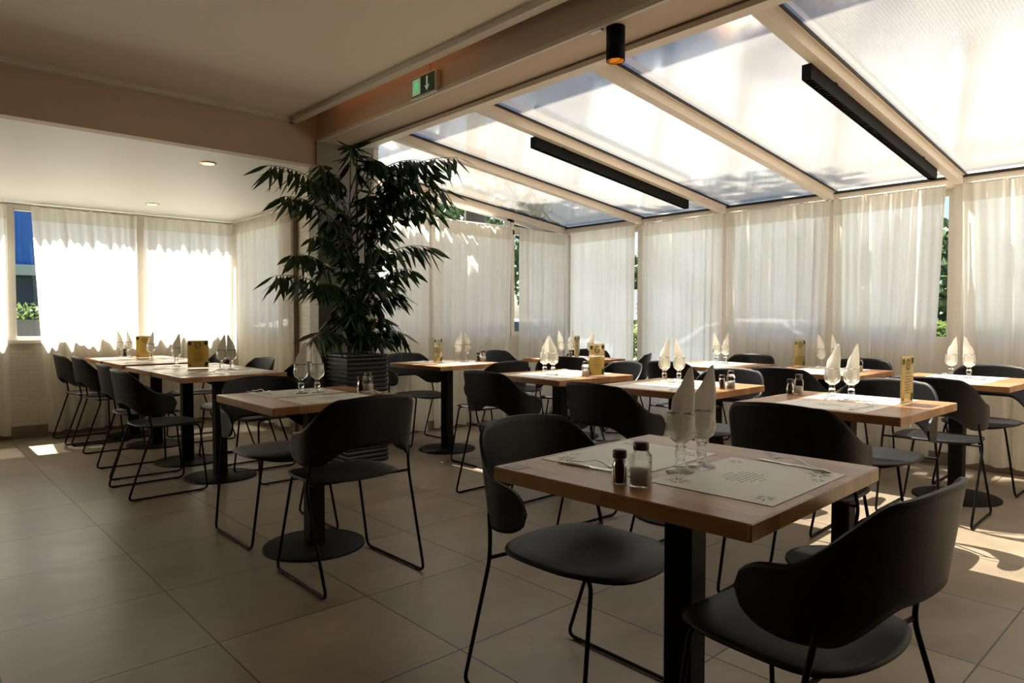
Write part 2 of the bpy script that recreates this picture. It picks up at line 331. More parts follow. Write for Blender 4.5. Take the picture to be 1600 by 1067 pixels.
b = MB(); b.add([(-5.04, 2.30, 2.625), (XR, 2.42, 2.625), (XR, 2.48, 2.625), (-5.04, 2.36, 2.625), (-5.04, 2.30, 2.69), (XR, 2.42, 2.69), (XR, 2.48, 2.69), (-5.04, 2.36, 2.69)],
   [(0, 3, 2, 1), (4, 5, 6, 7), (0, 1, 5, 4), (1, 2, 6, 5), (2, 3, 7, 6), (3, 0, 4, 7)])
_st(b, 'trim_2', 'trimc', 'pale moulding along the veranda edge of the main ceiling')
_st(MB().box(-5.0, XR, 2.30, 2.42, 2.66, 2.69), 'ceiling_edge', 'ceil', 'ceiling strip beside the moulding')
_st(MB().box(-5.03, XR, 2.525, 2.545, 2.512, 2.535), 'trim_3', 'trimc', 'thin pale bead along the lower edge of the beam')
_st(MB().box(-5.62, XR, 2.80, 2.875, 2.485, 2.60), 'trim_4', 'rafter', 'cream wall plate carrying the upper rafter ends')
_st(MB().box(-5.0, XR, 2.794, 2.801, 2.512, 2.5215), 'trim_5', 'base', 'dark joint line beside the wall plate')
# walls
def wall_x(name, x0, x1, y0, y1, holes, zt, m, label):   # wall in a plane of constant x, holes = (y0,y1,z0,z1)
    b = MB(); ys = sorted({y0, y1, *[h[0] for h in holes], *[h[1] for h in holes]})
    for a, c in zip(ys, ys[1:]):
        hs = [h for h in holes if h[0] <= a + 1e-6 and h[1] >= c - 1e-6]
        if not hs: b.box(x0, x1, a, c, 0, zt)
        else:
            h = hs[0]; b.box(x0, x1, a, c, 0, h[2])
            if h[3] < zt: b.box(x0, x1, a, c, h[3], zt)
    return _st(b, name, m, label)
LW = [(-3.30, -2.24), (-2.20, -1.14), (-1.10, -.20), (-.16, .86), (.88, 1.96), (1.98, 2.92)]
wall_x('wall_left', XL - .06, XL, YN - .2, 3.09, [(a, c, .93, 2.18) for a, c in LW], 2.45, 'brick', 'cream painted brick wall under the left windows')
EW = [(3.12, 4.05), (4.08, 5.15), (5.17, 5.98)]
wall_x('wall_end', XE - .10, XE, 2.97, 6.12, [(a, c, .95, 2.5) for a, c in EW], 2.5, 'wall', 'cream wall below the veranda end windows') if False else None
b = MB(); b.box(XE - .10, XE, 2.97, 6.12, 0, .94); b.box(XE - .10, XE, 2.97, 3.10, .94, 2.6); _st(b, 'wall_end', 'wall', 'cream wall below the veranda end windows')
# alcove side wall (constant y) with a window
b = MB(); b.box(XL, -7.72, 2.95, 3.09, 0, 2.45); b.box(-6.50, -5.03, 2.95, 3.09, 0, 2.60); b.box(-7.72, -6.50, 2.95, 3.09, 0, .98); b.box(-7.72, -6.50, 2.95, 3.09, 2.13, 2.45)
_st(b, 'wall_alcove_side', 'brick', 'white painted brick wall beside the column')
_st(MB().box(-5.15, -5.0, 2.52, 2.86, 0, 2.52).box(-5.10, -4.985, 2.87, 3.02, 0, 2.6), 'wall_column', 'column', 'grey green painted column behind the potted plant')
_st(MB().box(-6.31, -6.265, 2.90, 2.95, 0, 2.27), 'trim_6', 'base', 'slim brown upright beside the alcove curtain')
# rear and right walls, out of the picture, darkened to cut bounce light
_st(MB().box(XL, XR + .2, YN - .2, YN, 0, 2.95), 'wall_back', 'darkwall', 'plain wall behind the camera')
_st(MB().box(XR, XR + .2, YN, 2.8, 0, 2.95).box(1.44, XR, 2.8, YW + .12, 0, 2.95), 'wall_right', 'darkwall', 'plain wall beyond the right edge and added wall closing the veranda')  # veranda cut short by an added wall to reduce its light
# baseboards
_st(MB().box(XL, XL + .015, YN, 2.95, 0, .115), 'baseboard_left', 'base', 'brown tile skirting under the left windows')
_st(MB().box(XE, XE + .015, 3.09, 6.0, 0, .10), 'baseboard_end', 'base', 'brown tile skirting on the veranda end wall')
_st(MB().box(XE, XR, YW - .015, YW, 0, .10), 'baseboard_right', 'base', 'brown tile skirting along the veranda window wall')
_st(MB().box(XL, -5.15, 2.935, 2.95, 0, .10), 'baseboard_alcove', 'base', 'brown tile skirting on the alcove side wall')

# windows -----------------------------------------------------------
WN = [0]
def window_x(x, y0, y1, z0, z1, label, fw=.045, zt=None, mid=None):
    WN[0] += 1; n = WN[0]; e = empty('window_%d' % n, (x, (y0 + y1) / 2, z0)); tag(e, label, 'window', kind='structure')
    dy = (y1 - y0) / 2; h = z1 - z0; hb = h; ha = h if zt is None else zt - z0      # ha at y0 side, hb at y1 side
    f = MB(); d = .03
    f.box(-d, d, -dy, -dy + fw, 0, ha); f.box(-d, d, dy - fw, dy, 0, hb); f.box(-d, d, -dy + fw, dy - fw, 0, fw)
    f.add([(xx, yy, zz) for xx in (-d, d) for yy, zz in ((-dy, ha - fw), (dy, hb - fw), (dy, hb), (-dy, ha))], [(0, 1, 2, 3), (7, 6, 5, 4), (0, 4, 5, 1), (1, 5, 6, 2), (2, 6, 7, 3), (3, 7, 4, 0)])
    if mid: f.box(-d, d, -dy + fw, dy - fw, mid - z0, mid - z0 + fw)
    fo = f.build('window_frame', 'frame', e)
    g = MB(); g.add([(0, -dy + fw, fw), (0, dy - fw, fw), (0, dy - fw, hb - fw), (0, -dy + fw, ha - fw)], [(0, 1, 2, 3)]); g.raw('pane', 'pane', fo, False)
    return e
def window_y(y, x0, x1, z0, z1, label, fw=.045, mid=None):
    WN[0] += 1; e = empty('window_%d' % WN[0], ((x0 + x1) / 2, y, z0)); tag(e, label, 'window', kind='structure')
    dx = (x1 - x0) / 2; h = z1 - z0; f = MB(); d = .03
    f.box(-dx, -dx + fw, -d, d, 0, h); f.box(dx - fw, dx, -d, d, 0, h); f.box(-dx + fw, dx - fw, -d, d, 0, fw); f.box(-dx + fw, dx - fw, -d, d, h - fw, h)
    if mid: f.box(-dx + fw, dx - fw, -d, d, mid - z0, mid - z0 + fw)
    fo = f.build('window_frame', 'frame', e)
    g = MB(); g.add([(-dx + fw, 0, fw), (dx - fw, 0, fw), (dx - fw, 0, h - fw), (-dx + fw, 0, h - fw)], [(0, 1, 2, 3)]); g.raw('pane', 'pane', fo, False)
    return e
nm = ['far behind the left edge', 'second behind the left edge', 'third behind the left edge', 'cut by the left picture edge', 'left alcove window showing a blue building', 'left alcove window nearest the corner']
for (a, c), t in zip(LW, nm): window_x(XL - .03, a, c, .93, 2.18, 'white framed window, ' + t if 'window' not in t else 'white framed ' + t, fw=.032)
b = MB(); 
for a, c in LW: b.box(XL, XL + .06, a - .01, c + .01, .90, .93)
for yy in (-2.22, -1.12, -.18, .87, 1.97, 2.94): b.box(XL - .02, XL + .025, yy - .035, yy + .035, .93, 2.20)
b.box(XL - .0, XL + .02, YN, 2.95, 2.165, 2.20)
_st(b, 'trim_7', 'frame', 'white posts and sill along the left windows')
window_y(3.02, -7.72, -6.50, .98, 2.13, 'window behind the slanting alcove curtain')
def rz(y): return 2.5 - .115 * (y - 2.87)
TN = ['behind the plant', 'in the middle of the end wall', 'beside the far corner']
for (a, c), t in zip(EW, TN): window_x(XE - .05, a, c, .94, 2.12, 'tall end-wall window ' + t)
for (a, c), t in zip(EW, TN): window_x(XE - .05, a, c, 2.12, rz(c) + .015, 'sloping transom light ' + t, zt=rz(a) + .015, fw=.04)
RX = [-5.575, -4.465, -3.475, -2.47, -1.53, -.54, .44, 1.42]
SILL = [.94, .30, .94, .94, .94, .94, .94, .94, .94]
for i in range(7):
    a, c = RX[i] + .03, RX[i + 1] - .03
    window_y(YW + .05, a, c, SILL[i] if i else .30, 2.12, ['long-wall window nearest the far corner', 'long-wall window second from the far corner', 'long-wall window third from the far corner', 'long-wall window fourth from the far corner', 'long-wall window at the right picture edge'][min(i, 4)] + ('' if i < 5 else ' number %d beyond' % i), fw=.05)
b = MB(); b.box(XE, XR, YW, YW + .12, 0, .30)
for i in range(7):
    if i > 0: b.box(RX[i], RX[i + 1], YW, YW + .12, .30, .94) if SILL[i] > .5 else None
_st(b, 'wall_far', 'frame', 'white panels below the long window wall')
b = MB()
for x in RX: b.box(x - .03, x + .03, YW - .045, YW + .09, 0.0, 2.13)
_st(b, 'trim_8', 'frame', 'white posts between the long-wall windows')
_st(MB().box(XE - .1, XR, YW - .05, YW + .12, 2.12, 2.20), 'trim_9', 'rafter', 'cream eaves rail over the long window wall')
_st(MB().box(XE, XR, YW - .062, YW - .05, 2.185, 2.205), 'trim_10', 'seal', 'black seal between the roof glazing and eaves')

# roof: rafters, glazing -------------------------------------------
def sloped(b, x0, x1, y0, y1, d0, d1):
    v = [(x, y, rz(y) + d) for d in (d0, d1) for y in (y0, y1) for x in (x0, x1)]
    return b.add(v, [(0, 2, 3, 1), (4, 5, 7, 6), (0, 1, 5, 4), (2, 6, 7, 3), (0, 4, 6, 2), (1, 3, 7, 5)])
ord_ = ['against the end wall', 'first from the end wall', 'second from the end wall', 'third from the end wall', 'fourth from the end wall', 'fifth from the end wall', 'sixth from the end wall', 'seventh from the end wall', 'eighth from the end wall', 'against the right wall']
for i, x in enumerate(RX):
    e = empty('trim_%d' % (11 + i), (0, 0, 0)); tag(e, 'sloping cream roof rafter, ' + ord_[i], 'rafter', kind='structure')
    sloped(MB(), x - .03, x + .03, 2.87, 5.96, -.01, .05).build('rafter_bar', 'rafter', e)
    sloped(MB(), x - .046, x + .046, 2.87, 5.96, .05, .062).build('glazing_flange', 'rafter', e)
    sloped(MB(), x + .046, x + .052, 2.87, 5.96, .048, .066).build('rubber_seal', 'seal', e)
    MB().box(x - .055, x - .0, 2.868, 2.885, rz(2.87) + .0, rz(2.87) + .03).build('end_clip', 'seal', e)
for i in range(7):
    o = sloped(MB(), RX[i] + .01, RX[i + 1] - .01, 2.83, 6.2, .066, .070)
    q = MB(); v = [(RX[i] + .01, 2.83, rz(2.83) + .066), (RX[i + 1] - .01, 2.83, rz(2.83) + .066), (RX[i + 1] - .01, 6.3, rz(6.3) + .066), (RX[i] + .01, 6.3, rz(6.3) + .066)]
    q.add(v, [(0, 1, 2, 3)]); o = q.raw('ceiling_glazing', 'roof', None, False)
    tag(o, 'translucent ribbed roof panel, ' + ['first', 'second', 'third', 'fourth', 'fifth', 'sixth', 'seventh', 'eighth', 'ninth'][i] + ' from the end wall', 'roof panel', 'veranda roof panels', 'structure')
# the building above: storey wall and eaves that shade the top strip of the glass roof
_st(MB().box(XL - .2, XR + .2, YN - .2, 2.80, 2.95, 5.6), 'wall_upper', 'wall', 'outer wall of the storey above')
_st(MB().box(XL - .9, XR + .6, YN - .6, 3.22, 5.6, 5.75), 'trim_21', 'tile', 'roof overhang of the storey above')

# ------------------------------------------------------------------ curtains
def curtain(pts_top, pts_bot, zt, zb, seed, label, amp=.022, group=None, lean=0):
    """hangs between two points; pts_* = ((x,y),(x,y)) ends along the rail and at the hem"""
    rnd = random.Random(seed)
    a, c = Vector(pts_top[0]), Vector(pts_top[1]); d, e = Vector(pts_bot[0]), Vector(pts_bot[1])
    L = (c - a).length; nx = int(L / .009); nz = 30; nrm = Vector((-(c - a).y, (c - a).x)).normalized()
    ph = [rnd.uniform(0, 6) for _ in range(6)]; fr = [L / .075, L / .118, L / .19, L / .34]
    b = MB(); vs = []
    org = Vector(((a.x + c.x) / 2, (a.y + c.y) / 2, zt))
    for j in range(nz + 1):
        v = j / nz; z = zt + (zb - zt) * v
        for i in range(nx + 1):
            u = i / nx; s_ = v ** .8
            p = a.lerp(c, u).lerp(d.lerp(e, u), v)
            uu = u + .012 * math.sin(9 * u + ph[4] + 2 * v)
            off = amp * ((.55 - .25 * s_) * math.sin(2 * PI * fr[0] * uu + ph[0]) + .45 * math.sin(2 * PI * fr[1] * uu + ph[1] + .5 * v) + (.2 + .6 * s_) * math.sin(2 * PI * fr[2] * uu + ph[2]) + .5 * s_ * math.sin(2 * PI * fr[3] * uu + ph[3]))
            if v < .045: off *= .55
            p = p + nrm * off * 1.35
            zz = z + (.005 * math.sin(2 * PI * fr[2] * u + ph[2]) * s_ if j else .006 * math.sin(2 * PI * fr[1] * 2 * u))
            vs.append((p.x - org.x, p.y - org.y, zz - org.z))
    W = nx + 1; hd = 2
    fs = [(j * W + i, j * W + i + 1, (j + 1) * W + i + 1, (j + 1) * W + i) for j in range(nz) for i in range(nx)]
    e_ = empty('curtain', org); tag(e_, label, 'curtain', group)
    b.add(vs, fs[hd * nx:], True); o = b.raw('curtain_panel', 'sheer', e_)
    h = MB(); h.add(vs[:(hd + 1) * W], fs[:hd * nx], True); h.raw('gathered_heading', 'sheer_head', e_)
    r = MB(); r.tube([(a.x - org.x, a.y - org.y, -.006), (c.x - org.x, c.y - org.y, -.006)], .008, 6); r.build('curtain_rod', 'white', e_)
    return e_
CG = 'white sheer curtains'
X1 = XL + .095
curtain(((X1, -2.9), (X1, -1.3)), ((X1, -2.9), (X1, -1.3)), 2.19, .05, 1, 'white sheer curtain outside the left picture edge')
curtain(((X1, -1.2), (X1, .845)), ((X1, -1.2), (X1, .84)), 2.19, .05, 2, 'sliver of white sheer curtain at the left picture edge')
curtain(((X1, 1.03), (X1, 1.925)), ((X1, 1.13), (X1, 1.935)), 2.19, .05, 3, 'wide sunlit sheer curtain behind the left row tables', .02)
curtain(((X1, 1.995), (X1, 2.87)), ((X1, 1.985), (X1, 2.86)), 2.19, .05, 4, 'sunlit sheer curtain nearest the alcove corner', .02)
curtain(((-7.74, 2.88), (-6.30, 2.88)), ((-7.74, 2.88), (-6.36, 2.88)), 2.20, .07, 5, 'slanting sheer curtain on the alcove side wall', .02)
X2 = XE + .09
curtain(((X2, 3.12), (X2, 3.95)), ((X2, 3.10), (X2, 3.90)), 2.13, .03, 6, 'sheer curtain partly behind the potted plant')
curtain(((X2, 4.03), (X2, 5.10)), ((X2, 4.03), (X2, 5.02)), 2.13, .04, 7, 'sheer curtain in the middle of the veranda end wall')
curtain(((X2, 5.20), (X2, 5.96)), ((X2, 5.20), (X2, 5.86)), 2.13, .04, 8, 'narrow sheer curtain on the end wall by the corner')
Y1 = YW - .10
curtain(((-5.42, Y1), (-4.49, Y1)), ((-5.42, Y1), (-4.51, Y1)), 2.135, .06, 9, 'sheer curtain of the long wall nearest the corner', .016)
curtain(((-4.38, Y1), (-3.46, Y1)), ((-4.37, Y1), (-3.47, Y1)), 2.135, .06, 10, 'second sheer curtain of the long wall from the corner', .016)
curtain(((-3.42, Y1), (-2.455, Y1)), ((-3.40, Y1), (-2.50, Y1)), 2.135, .06, 11, 'greyer full sheer curtain behind the left-hand slim menu card', .024)
curtain(((-2.42, Y1), (-1.60, Y1)), ((-2.40, Y1), (-1.68, Y1)), 2.135, .06, 12, 'wide sheer curtain left of the garden gap', .02)
curtain(((-1.49, Y1), (-.60, Y1)), ((-1.44, Y1), (-.62, Y1)), 2.135, .06, 13, 'sheer curtain cut by the right picture edge', .02)
for k in range(2):
    a = RX[5 + k] + .07; curtain(((a, Y1), (a + .86, Y1)), ((a + .02, Y1), (a + .84, Y1)), 2.135, .06, 20 + k, 'sheer curtain beyond the right picture edge, ' + ['first', 'second', 'third', 'fourth'][k])

# ------------------------------------------------------------------ chairs
def make_chair():
    e = empty('armchair', (0, 0, 0))
    # seat: rounded slab, slightly dished. local +x = front
    n = 56; b = MB(); rings = []
    def outline(k):
        a = 2 * PI * k / n; c, s_ = math.cos(a), math.sin(a); q = 3.6 if c > 0 else 6.5
        r = (abs(c) ** q + abs(s_) ** q) ** (-1 / q); x, y = c * r, s_ * r
        wd = .216 if x > 0 else .216 - .012 * x * x
        return .05 + (x * .200 + .036 * (1 - y * y) * ss(x) if x > 0 else x * .165 - .045 * (1 - y * y) * ss(-x)), y * wd
    zt = lambda x, y: .452 - .012 * math.exp(-((x - .02) ** 2 + y * y) / .018) - .02 * max(0, (x - .18) / .1) ** 2 + .006 * max(0, (-x - .08) / .1)
    for fr, dz in ((0, 0), (.35, 0), (.7, 0), (.93, 0), (1, -.004), (1, -.011), (.93, -.014), (.5, -.014), (0, -.014)):
        ring = []
        for k in range(n):
            x, y = outline(k); x = .05 + (x - .05) * fr; y *= fr; ring.append((x, y, zt(x, y) + dz))
        rings.append(ring)
    v = [p for r in rings for p in r]; f = [(j * n + i, j * n + (i + 1) % n, (j + 1) * n + (i + 1) % n, (j + 1) * n + i) for j in range(len(rings) - 1) for i in range(n)]
    b.add(v, f, True); b.build('seat', 'ply', e)
    # back and arm shell
    path = []; 
    for k in range(60):
        th = PI / 2 * k / 59; path.append((-.045 - .182 * abs(math.cos(th)) ** (2 / 2.25), .258 * math.sin(th) ** (2 / 2.25)))
    for k in range(1, 20): path.append((-.045 + .095 * k / 19, .258 - .006 * k / 19))
    cum = [0]
    for p, q in zip(path, path[1:]): cum.append(cum[-1] + math.hypot(q[0] - p[0], q[1] - p[1]))
    def at(s_):
        t = s_ * cum[-1]
        for k in range(len(cum) - 1):
            if cum[k + 1] >= t or k == len(cum) - 2:
                m_ = (t - cum[k]) / max(1e-9, cum[k + 1] - cum[k]); p, q = path[k], path[k + 1]
                dx, dy = q[0] - p[0], q[1] - p[1]; l = math.hypot(dx, dy) or 1
                return p[0] + dx * m_, p[1] + dy * m_, -dy / l, dx / l
    ns, nt_ = 64, 12; outer, inner = [], []
    for i in range(ns + 1):
        sg = -1 + 2 * i / ns; s_ = abs(sg); x, y, nx_, ny_ = at(s_)
        if s_ < .3: top = .812 - .010 * (s_ / .3) ** 2
        else: top = .802 - .130 * ss((s_ - .33) / .42) - .026 * max(0, (s_ - .68) / .32)
        bot = .594 - .072 * ss((s_ - .22) / .36) + .012 * ss((s_ - .75) / .25)
        if s_ > .84:
            k = math.sqrt(max(0, 1 - ((s_ - .84) / .16) ** 2.4)); mid = .592; top = mid + (top - mid) * k; bot = mid + (bot - mid) * k
        for j in range(nt_ + 1):
            z = bot + (top - bot) * j / nt_
            lean = (z - .60) * .14 * (1 - .75 * ss((s_ - .45) / .3)); ox, oy = nx_ * lean, ny_ * lean
            outer.append((x + ox, (y + oy) * (1 if sg >= 0 else -1), z)); inner.append((x + ox - nx_ * .010, (y + oy - ny_ * .010) * (1 if sg >= 0 else -1), z))
    W = nt_ + 1; N = len(outer); b = MB(); f = []
    for i in range(ns):
        for j in range(nt_):
            q = (i * W + j, (i + 1) * W + j, (i + 1) * W + j + 1, i * W + j + 1); f.append(q); f.append(tuple(N + t for t in reversed(q)))
    b.add(outer + inner, f, True)
    rim = []
    for i in range(ns):
        for j in (0, nt_): rim.append((i * W + j, (i + 1) * W + j, N + (i + 1) * W + j, N + i * W + j))
    for j in range(nt_):
        for i in (0, ns): rim.append((i * W + j, i * W + j + 1, N + i * W + j + 1, N + i * W + j))
    b.f += rim; b.sm += [False] * len(rim)
    b.build('backrest', 'ply', e)
    for s_ in (-1, 1):
        pts = [(.10, s_ * .125, .432), (.215, s_ * .165, .432), (.238, s_ * .232, .0085), (-.238, s_ * .236, .0085), (-.098, s_ * .252, .43), (-.108, s_ * .241, .50), (-.118, s_ * .236, .56)]
        l = MB(); l.tube(rounded(pts, .035), .0065, 8)
        l.tube([(-.098, s_ * .252, .437), (-.085, s_ * .10, .434)], .006, 6)
        lo_ = l.build('leg', 'metal', e)
        for x in (-.19, .19): MB().rbox(x - .018, x + .018, s_ * .235 - .007, s_ * .235 + .007, 0, .007, .0015).build('glide', 'seal', lo_)
    MB().tube([(.105, -.13, .431), (.105, .13, .431)], .006, 6).build('front_stretcher', 'metal', e)
    MB().tube([(-.085, -.12, .433), (-.085, .12, .433)], .006, 6).build('rear_stretcher', 'metal', e)
    return e
chair0 = make_chair(); first_chair = [True]
def place_chair(x, y, deg, label, group='black plywood armchairs'):
    c = chair0 if first_chair[0] else copy_tree(chair0); first_chair[0] = False
    c.location = (x, y, 0); c.rotation_euler = (0, 0, math.radians(deg)); tag(c, 'black armchair ' + label, 'chair', group); return c

# ------------------------------------------------------------------ tables
def make_table(x, y, deg, label, plate=False):
    e = empty('dining_table', (x, y, 0), math.radians(deg)); tag(e, label, 'table', 'square oak-topped pedestal tables')
    MB().rbox(-.35, .35, -.35, .35, .714, .75, .0025).build('tabletop', 'wood', e)
    b = MB(); b.rbox(-.04, .04, -.04, .04, .010, .700, .006); b.build('column', 'metal', e)
    MB().lathe([(.245, 0), (.245, .008), (.240, .0105), (.05, .0125), (0, .0126)], 48).build('base', 'metal', e)
    MB().box(-.20, .20, -.03, .03, .700, .714).box(-.03, .03, -.20, .20, .700, .714).build('mounting_plate', 'metal', e)
    if plate: MB().box(-.325, -.275, -.335, -.29, .75, .7508).build('corner_plate', 'plate', e)  # thin grey rectangle on the tabletop corner
    return e
TB = {
 'T1': (-.982, 1.508, 1.9, 'square oak table nearest the camera with brown shaded top', 'the nearest table'),
 'T2': (-3.154, 1.557, -.9, 'square oak table standing in front of the potted plant', 'the table before the potted plant'),
 'T3b': (-5.00, 1.75, 0, 'oak table at the near end of the left row', 'the near end table of the left row'),
 'T3a': (-5.72, 1.75, 0, 'oak table pushed against the near end table of the left row', 'the second table of the left row'),
 'T4': (-6.66, 1.78, 0, 'oak table third along the left row', 'the third table of the left row'),
 'T5': (-7.365, 1.77, 0, 'oak table of the left row closest to the window curtain', 'the left-row table at the window'),
 'T6': (-4.72, 3.57, 2, 'oak table just right of the potted plant by the end-wall curtains', 'the table right of the potted plant'),
 'T7': (-3.212, 3.396, -2.3, 'oak table with a menu card at its right and a pair of napkins', 'the middle table with the facing menu card'),
 'T8': (-2.227, 3.334, 1.8, 'oak table in the middle with shakers on its right corner', 'the middle table with shakers and no menu'),
 'T9': (-4.43, 4.87, -6, 'oak table in the far veranda corner', 'the far corner table'),
 'T10': (-3.047, 5.116, -1.6, 'oak table by the long wall with two napkins and no menu', 'the long-wall table without a menu'),
 'T11': (-2.131, 5.084, .7, 'oak table by the long wall with a slim menu card', 'the long-wall table with a slim menu card'),
 'T12': (-1.261, 4.986, -1.6, 'oak table cut by the right picture edge near the curtains', 'the table at the right picture edge'),
 'T13': (-1.259, 3.221, -.8, 'brightly lit oak table behind the nearest one with an edge-on menu card', 'the table behind the nearest one'),
}
for k, (x, y, d, lab, ph) in TB.items(): make_table(x, y, d, lab, k == 'T1')
CH = [(-1.39, 1.53, 0, 'left of the nearest table'), (-.635, 1.50, 176, 'seen from behind at the bottom right corner'),
 (-2.72, 1.51, 180, 'right of the table before the potted plant'), (-3.51, 1.52, 0, 'left of the table before the potted plant'),
 (-4.90, 1.31, 91, 'nearest of the four on the near side of the left row'), (-5.60, 1.37, 88, 'second of four on the near side of the left row'),
 (-6.80, 1.42, 90, 'third of four on the near side of the left row'), (-7.38, 1.38, 92, 'last of four on the near side, against the window curtain'),
 (-4.76, 2.08, -90, 'behind the near end table of the left row'), (-5.55, 2.10, -88, 'behind the second table of the left row'), (-6.72, 2.18, -90, 'behind the third table of the left row, mostly hidden by napkins'),
 (-5.20, 3.60, 0, 'left of the table right of the potted plant'), (-4.06, 3.52, 180, 'right of the table right of the potted plant'),
 (-3.23, 2.93, 92, 'in front of the middle table with the menu card'), (-3.25, 3.90, -105, 'behind the middle table with the menu card'),
 (-2.24, 2.83, 88, 'in front of the middle table with shakers and no menu'), (-2.28, 3.83, -90, 'behind the middle table with shakers and no menu'),
 (-4.12, 4.42, 128, 'on the near side of the far corner table'), (-4.02, 5.12, 208, 'seen side-on at the right of the far corner table'),
 (-4.68, 5.32, -60, 'on the far side of the far corner table'), (-5.02, 4.62, 12, 'at the left of the far corner table, by the end curtains'),
 (-3.02, 4.60, 88, 'in front of the long-wall table without a menu'), (-3.08, 5.58, -90, 'behind the long-wall table without a menu'),
 (-2.14, 4.58, 90, 'in front of the long-wall table with the slim menu'), (-2.12, 5.56, -90, 'behind the long-wall table with the slim menu'),
 (-1.24, 4.47, 91, 'in front of the table at the right picture edge'), (-1.23, 5.46, -90, 'behind the table at the right picture edge'),
 (-1.23, 2.72, 92, 'in front of the table behind the nearest one'), (-1.30, 3.72, -88, 'behind the table behind the nearest one')]
for x, y, d, l in CH: place_chair(x, y, d, l)

# ------------------------------------------------------------------ table settings
def make_placemat():
    e = empty('placemat', (0, 0, 0)); sh = MB().box(-.20, .20, -.15, .15, 0, .0012).build('sheet', 'paper', e)
    b = MB(); rnd = random.Random(3)
    for k, (y, L) in enumerate(((.055, .05), (.04, .09), (.028, .12), (.016, .11), (.004, .10), (-.008, .12), (-.02, .07), (-.034, .03))):
        x = -L / 2
        while x < L / 2:
            q = rnd.uniform(.006, .018); b.box(x, min(x + q, L / 2), y - .0012, y + .0012, .0012, .0014); x += q + .004
    b.build('printed_text', 'ink', sh)
    b = MB()
    for cx, cy, s_ in ((.15, -.105, 1), (-.15, .105, 1), (-.15, -.11, .8), (.15, .11, .7), (.09, -.125, .6)):
        for k in range(9):
            a = k * 2 * PI / 9 + rnd.uniform(-.2, .2); L = .034 * s_ * rnd.uniform(.7, 1.2); c, t = math.cos(a), math.sin(a); w_ = .003 * s_
            b.add([(cx + c * .006, cy + t * .006, .0014), (cx + c * L * .5 - t * w_, cy + t * L * .5 + c * w_, .0014), (cx + c * L, cy + t * L, .0014), (cx + c * L * .5 + t * w_, cy + t * L * .5 - c * w_, .0014)], [(0, 1, 2, 3)])
    b.build('leaf_print', 'ink', sh); return e
def make_goblet():
    e = empty('goblet', (0, 0, 0))
    MB().lathe([(0, .0035), (.0, .0), (.034, 0), (.0355, .002), (.034, .004), (.014, .008), (.0095, .012), (.0095, .016), (.0145, .020), (.0100, .025), (.0135, .031), (.0150, .044), (.0130, .053), (.0085, .057), (.0140, .062), (.009, .067), (.016, .073), (.0295, .083), (.0355, .096), (.0365, .108), (.0345, .125), (.0325, .140), (.0335, .150), (.0322, .1505),
               (.0312, .140), (.0330, .125), (.0348, .108), (.0338, .097), (.028, .0855), (.014, .077), (0, .0755)], 24).build('glass_body', 'glass', e); return e
def make_napkin():
    e = MB(); n = 20; m = 26; vs = []
    for j in range(m + 1):
        v = j / m
        wv = .012 + .017 * ss(v / .22) - .002 * ss((v - .3) / .3)
        if v > .6: wv *= 1 - .42 * ((v - .6) / .4) ** 2
        for i in range(n):
            a = 2 * PI * i / n; fold = 1 + .16 * math.cos(3 * a + 1.2 * v) + .07 * math.cos(5 * a + 2)
            x = wv * math.cos(a) * fold + .010 * (v ** 3); y = wv * (.66 - .50 * ss((v - .45) / .5)) * math.sin(a) * fold
            z = .078 + v * (.150 + .034 * math.cos(a + .4) * v * v)
            vs.append((x, y, z))
    f = [(j * n + i, j * n + (i + 1) % n, (j + 1) * n + (i + 1) % n, (j + 1) * n + i) for j in range(m) for i in range(n)] + [tuple(range(n - 1, -1, -1)), tuple(range(m * n, m * n + n))]
    e.add(vs, f, True); return e.build('napkin', 'cloth')
def make_pepper():
    e = empty('pepper_shaker', (0, 0, 0))
    MB().lathe([(0, 0), (.0175, 0), (.0185, .003), (.0180, .040), (.0150, .050), (.0135, .060), (.0150, .0605)], 20).build('bottle', 'glass', e)
    MB().lathe([(0, .004), (.0155, .004), (.0155, .040), (.0125, .050), (.011, .056), (0, .056)], 16).build('pepper_fill', 'pepper', e)
    MB().lathe([(.0158, .0605), (.0162, .062), (.0162, .076), (.0145, .079), (0, .0795)], 20).build('cap', 'cap', e); return e
def make_salt():
    e = empty('salt_shaker', (0, 0, 0)); pr = [(0, 0), (.0215, 0), (.0225, .002)]
    for k in range(9): z = .006 + k * .0068; pr += [(.0230, z), (.0206, z + .0034)]
    pr += [(.0224, .068), (.0160, .077), (.0155, .083)]
    MB().lathe(pr, 28, sq=5).build('bottle', 'glass', e)
    MB().lathe([(0, .004), (.0192, .004), (.0192, .040), (0, .043)], 24, sq=5).build('salt_fill', 'salt', e)
    MB().lathe([(.0172, .083), (.0178, .084), (.0178, .098), (.016, .101), (0, .1015)], 20).build('cap', 'capm', e); return e
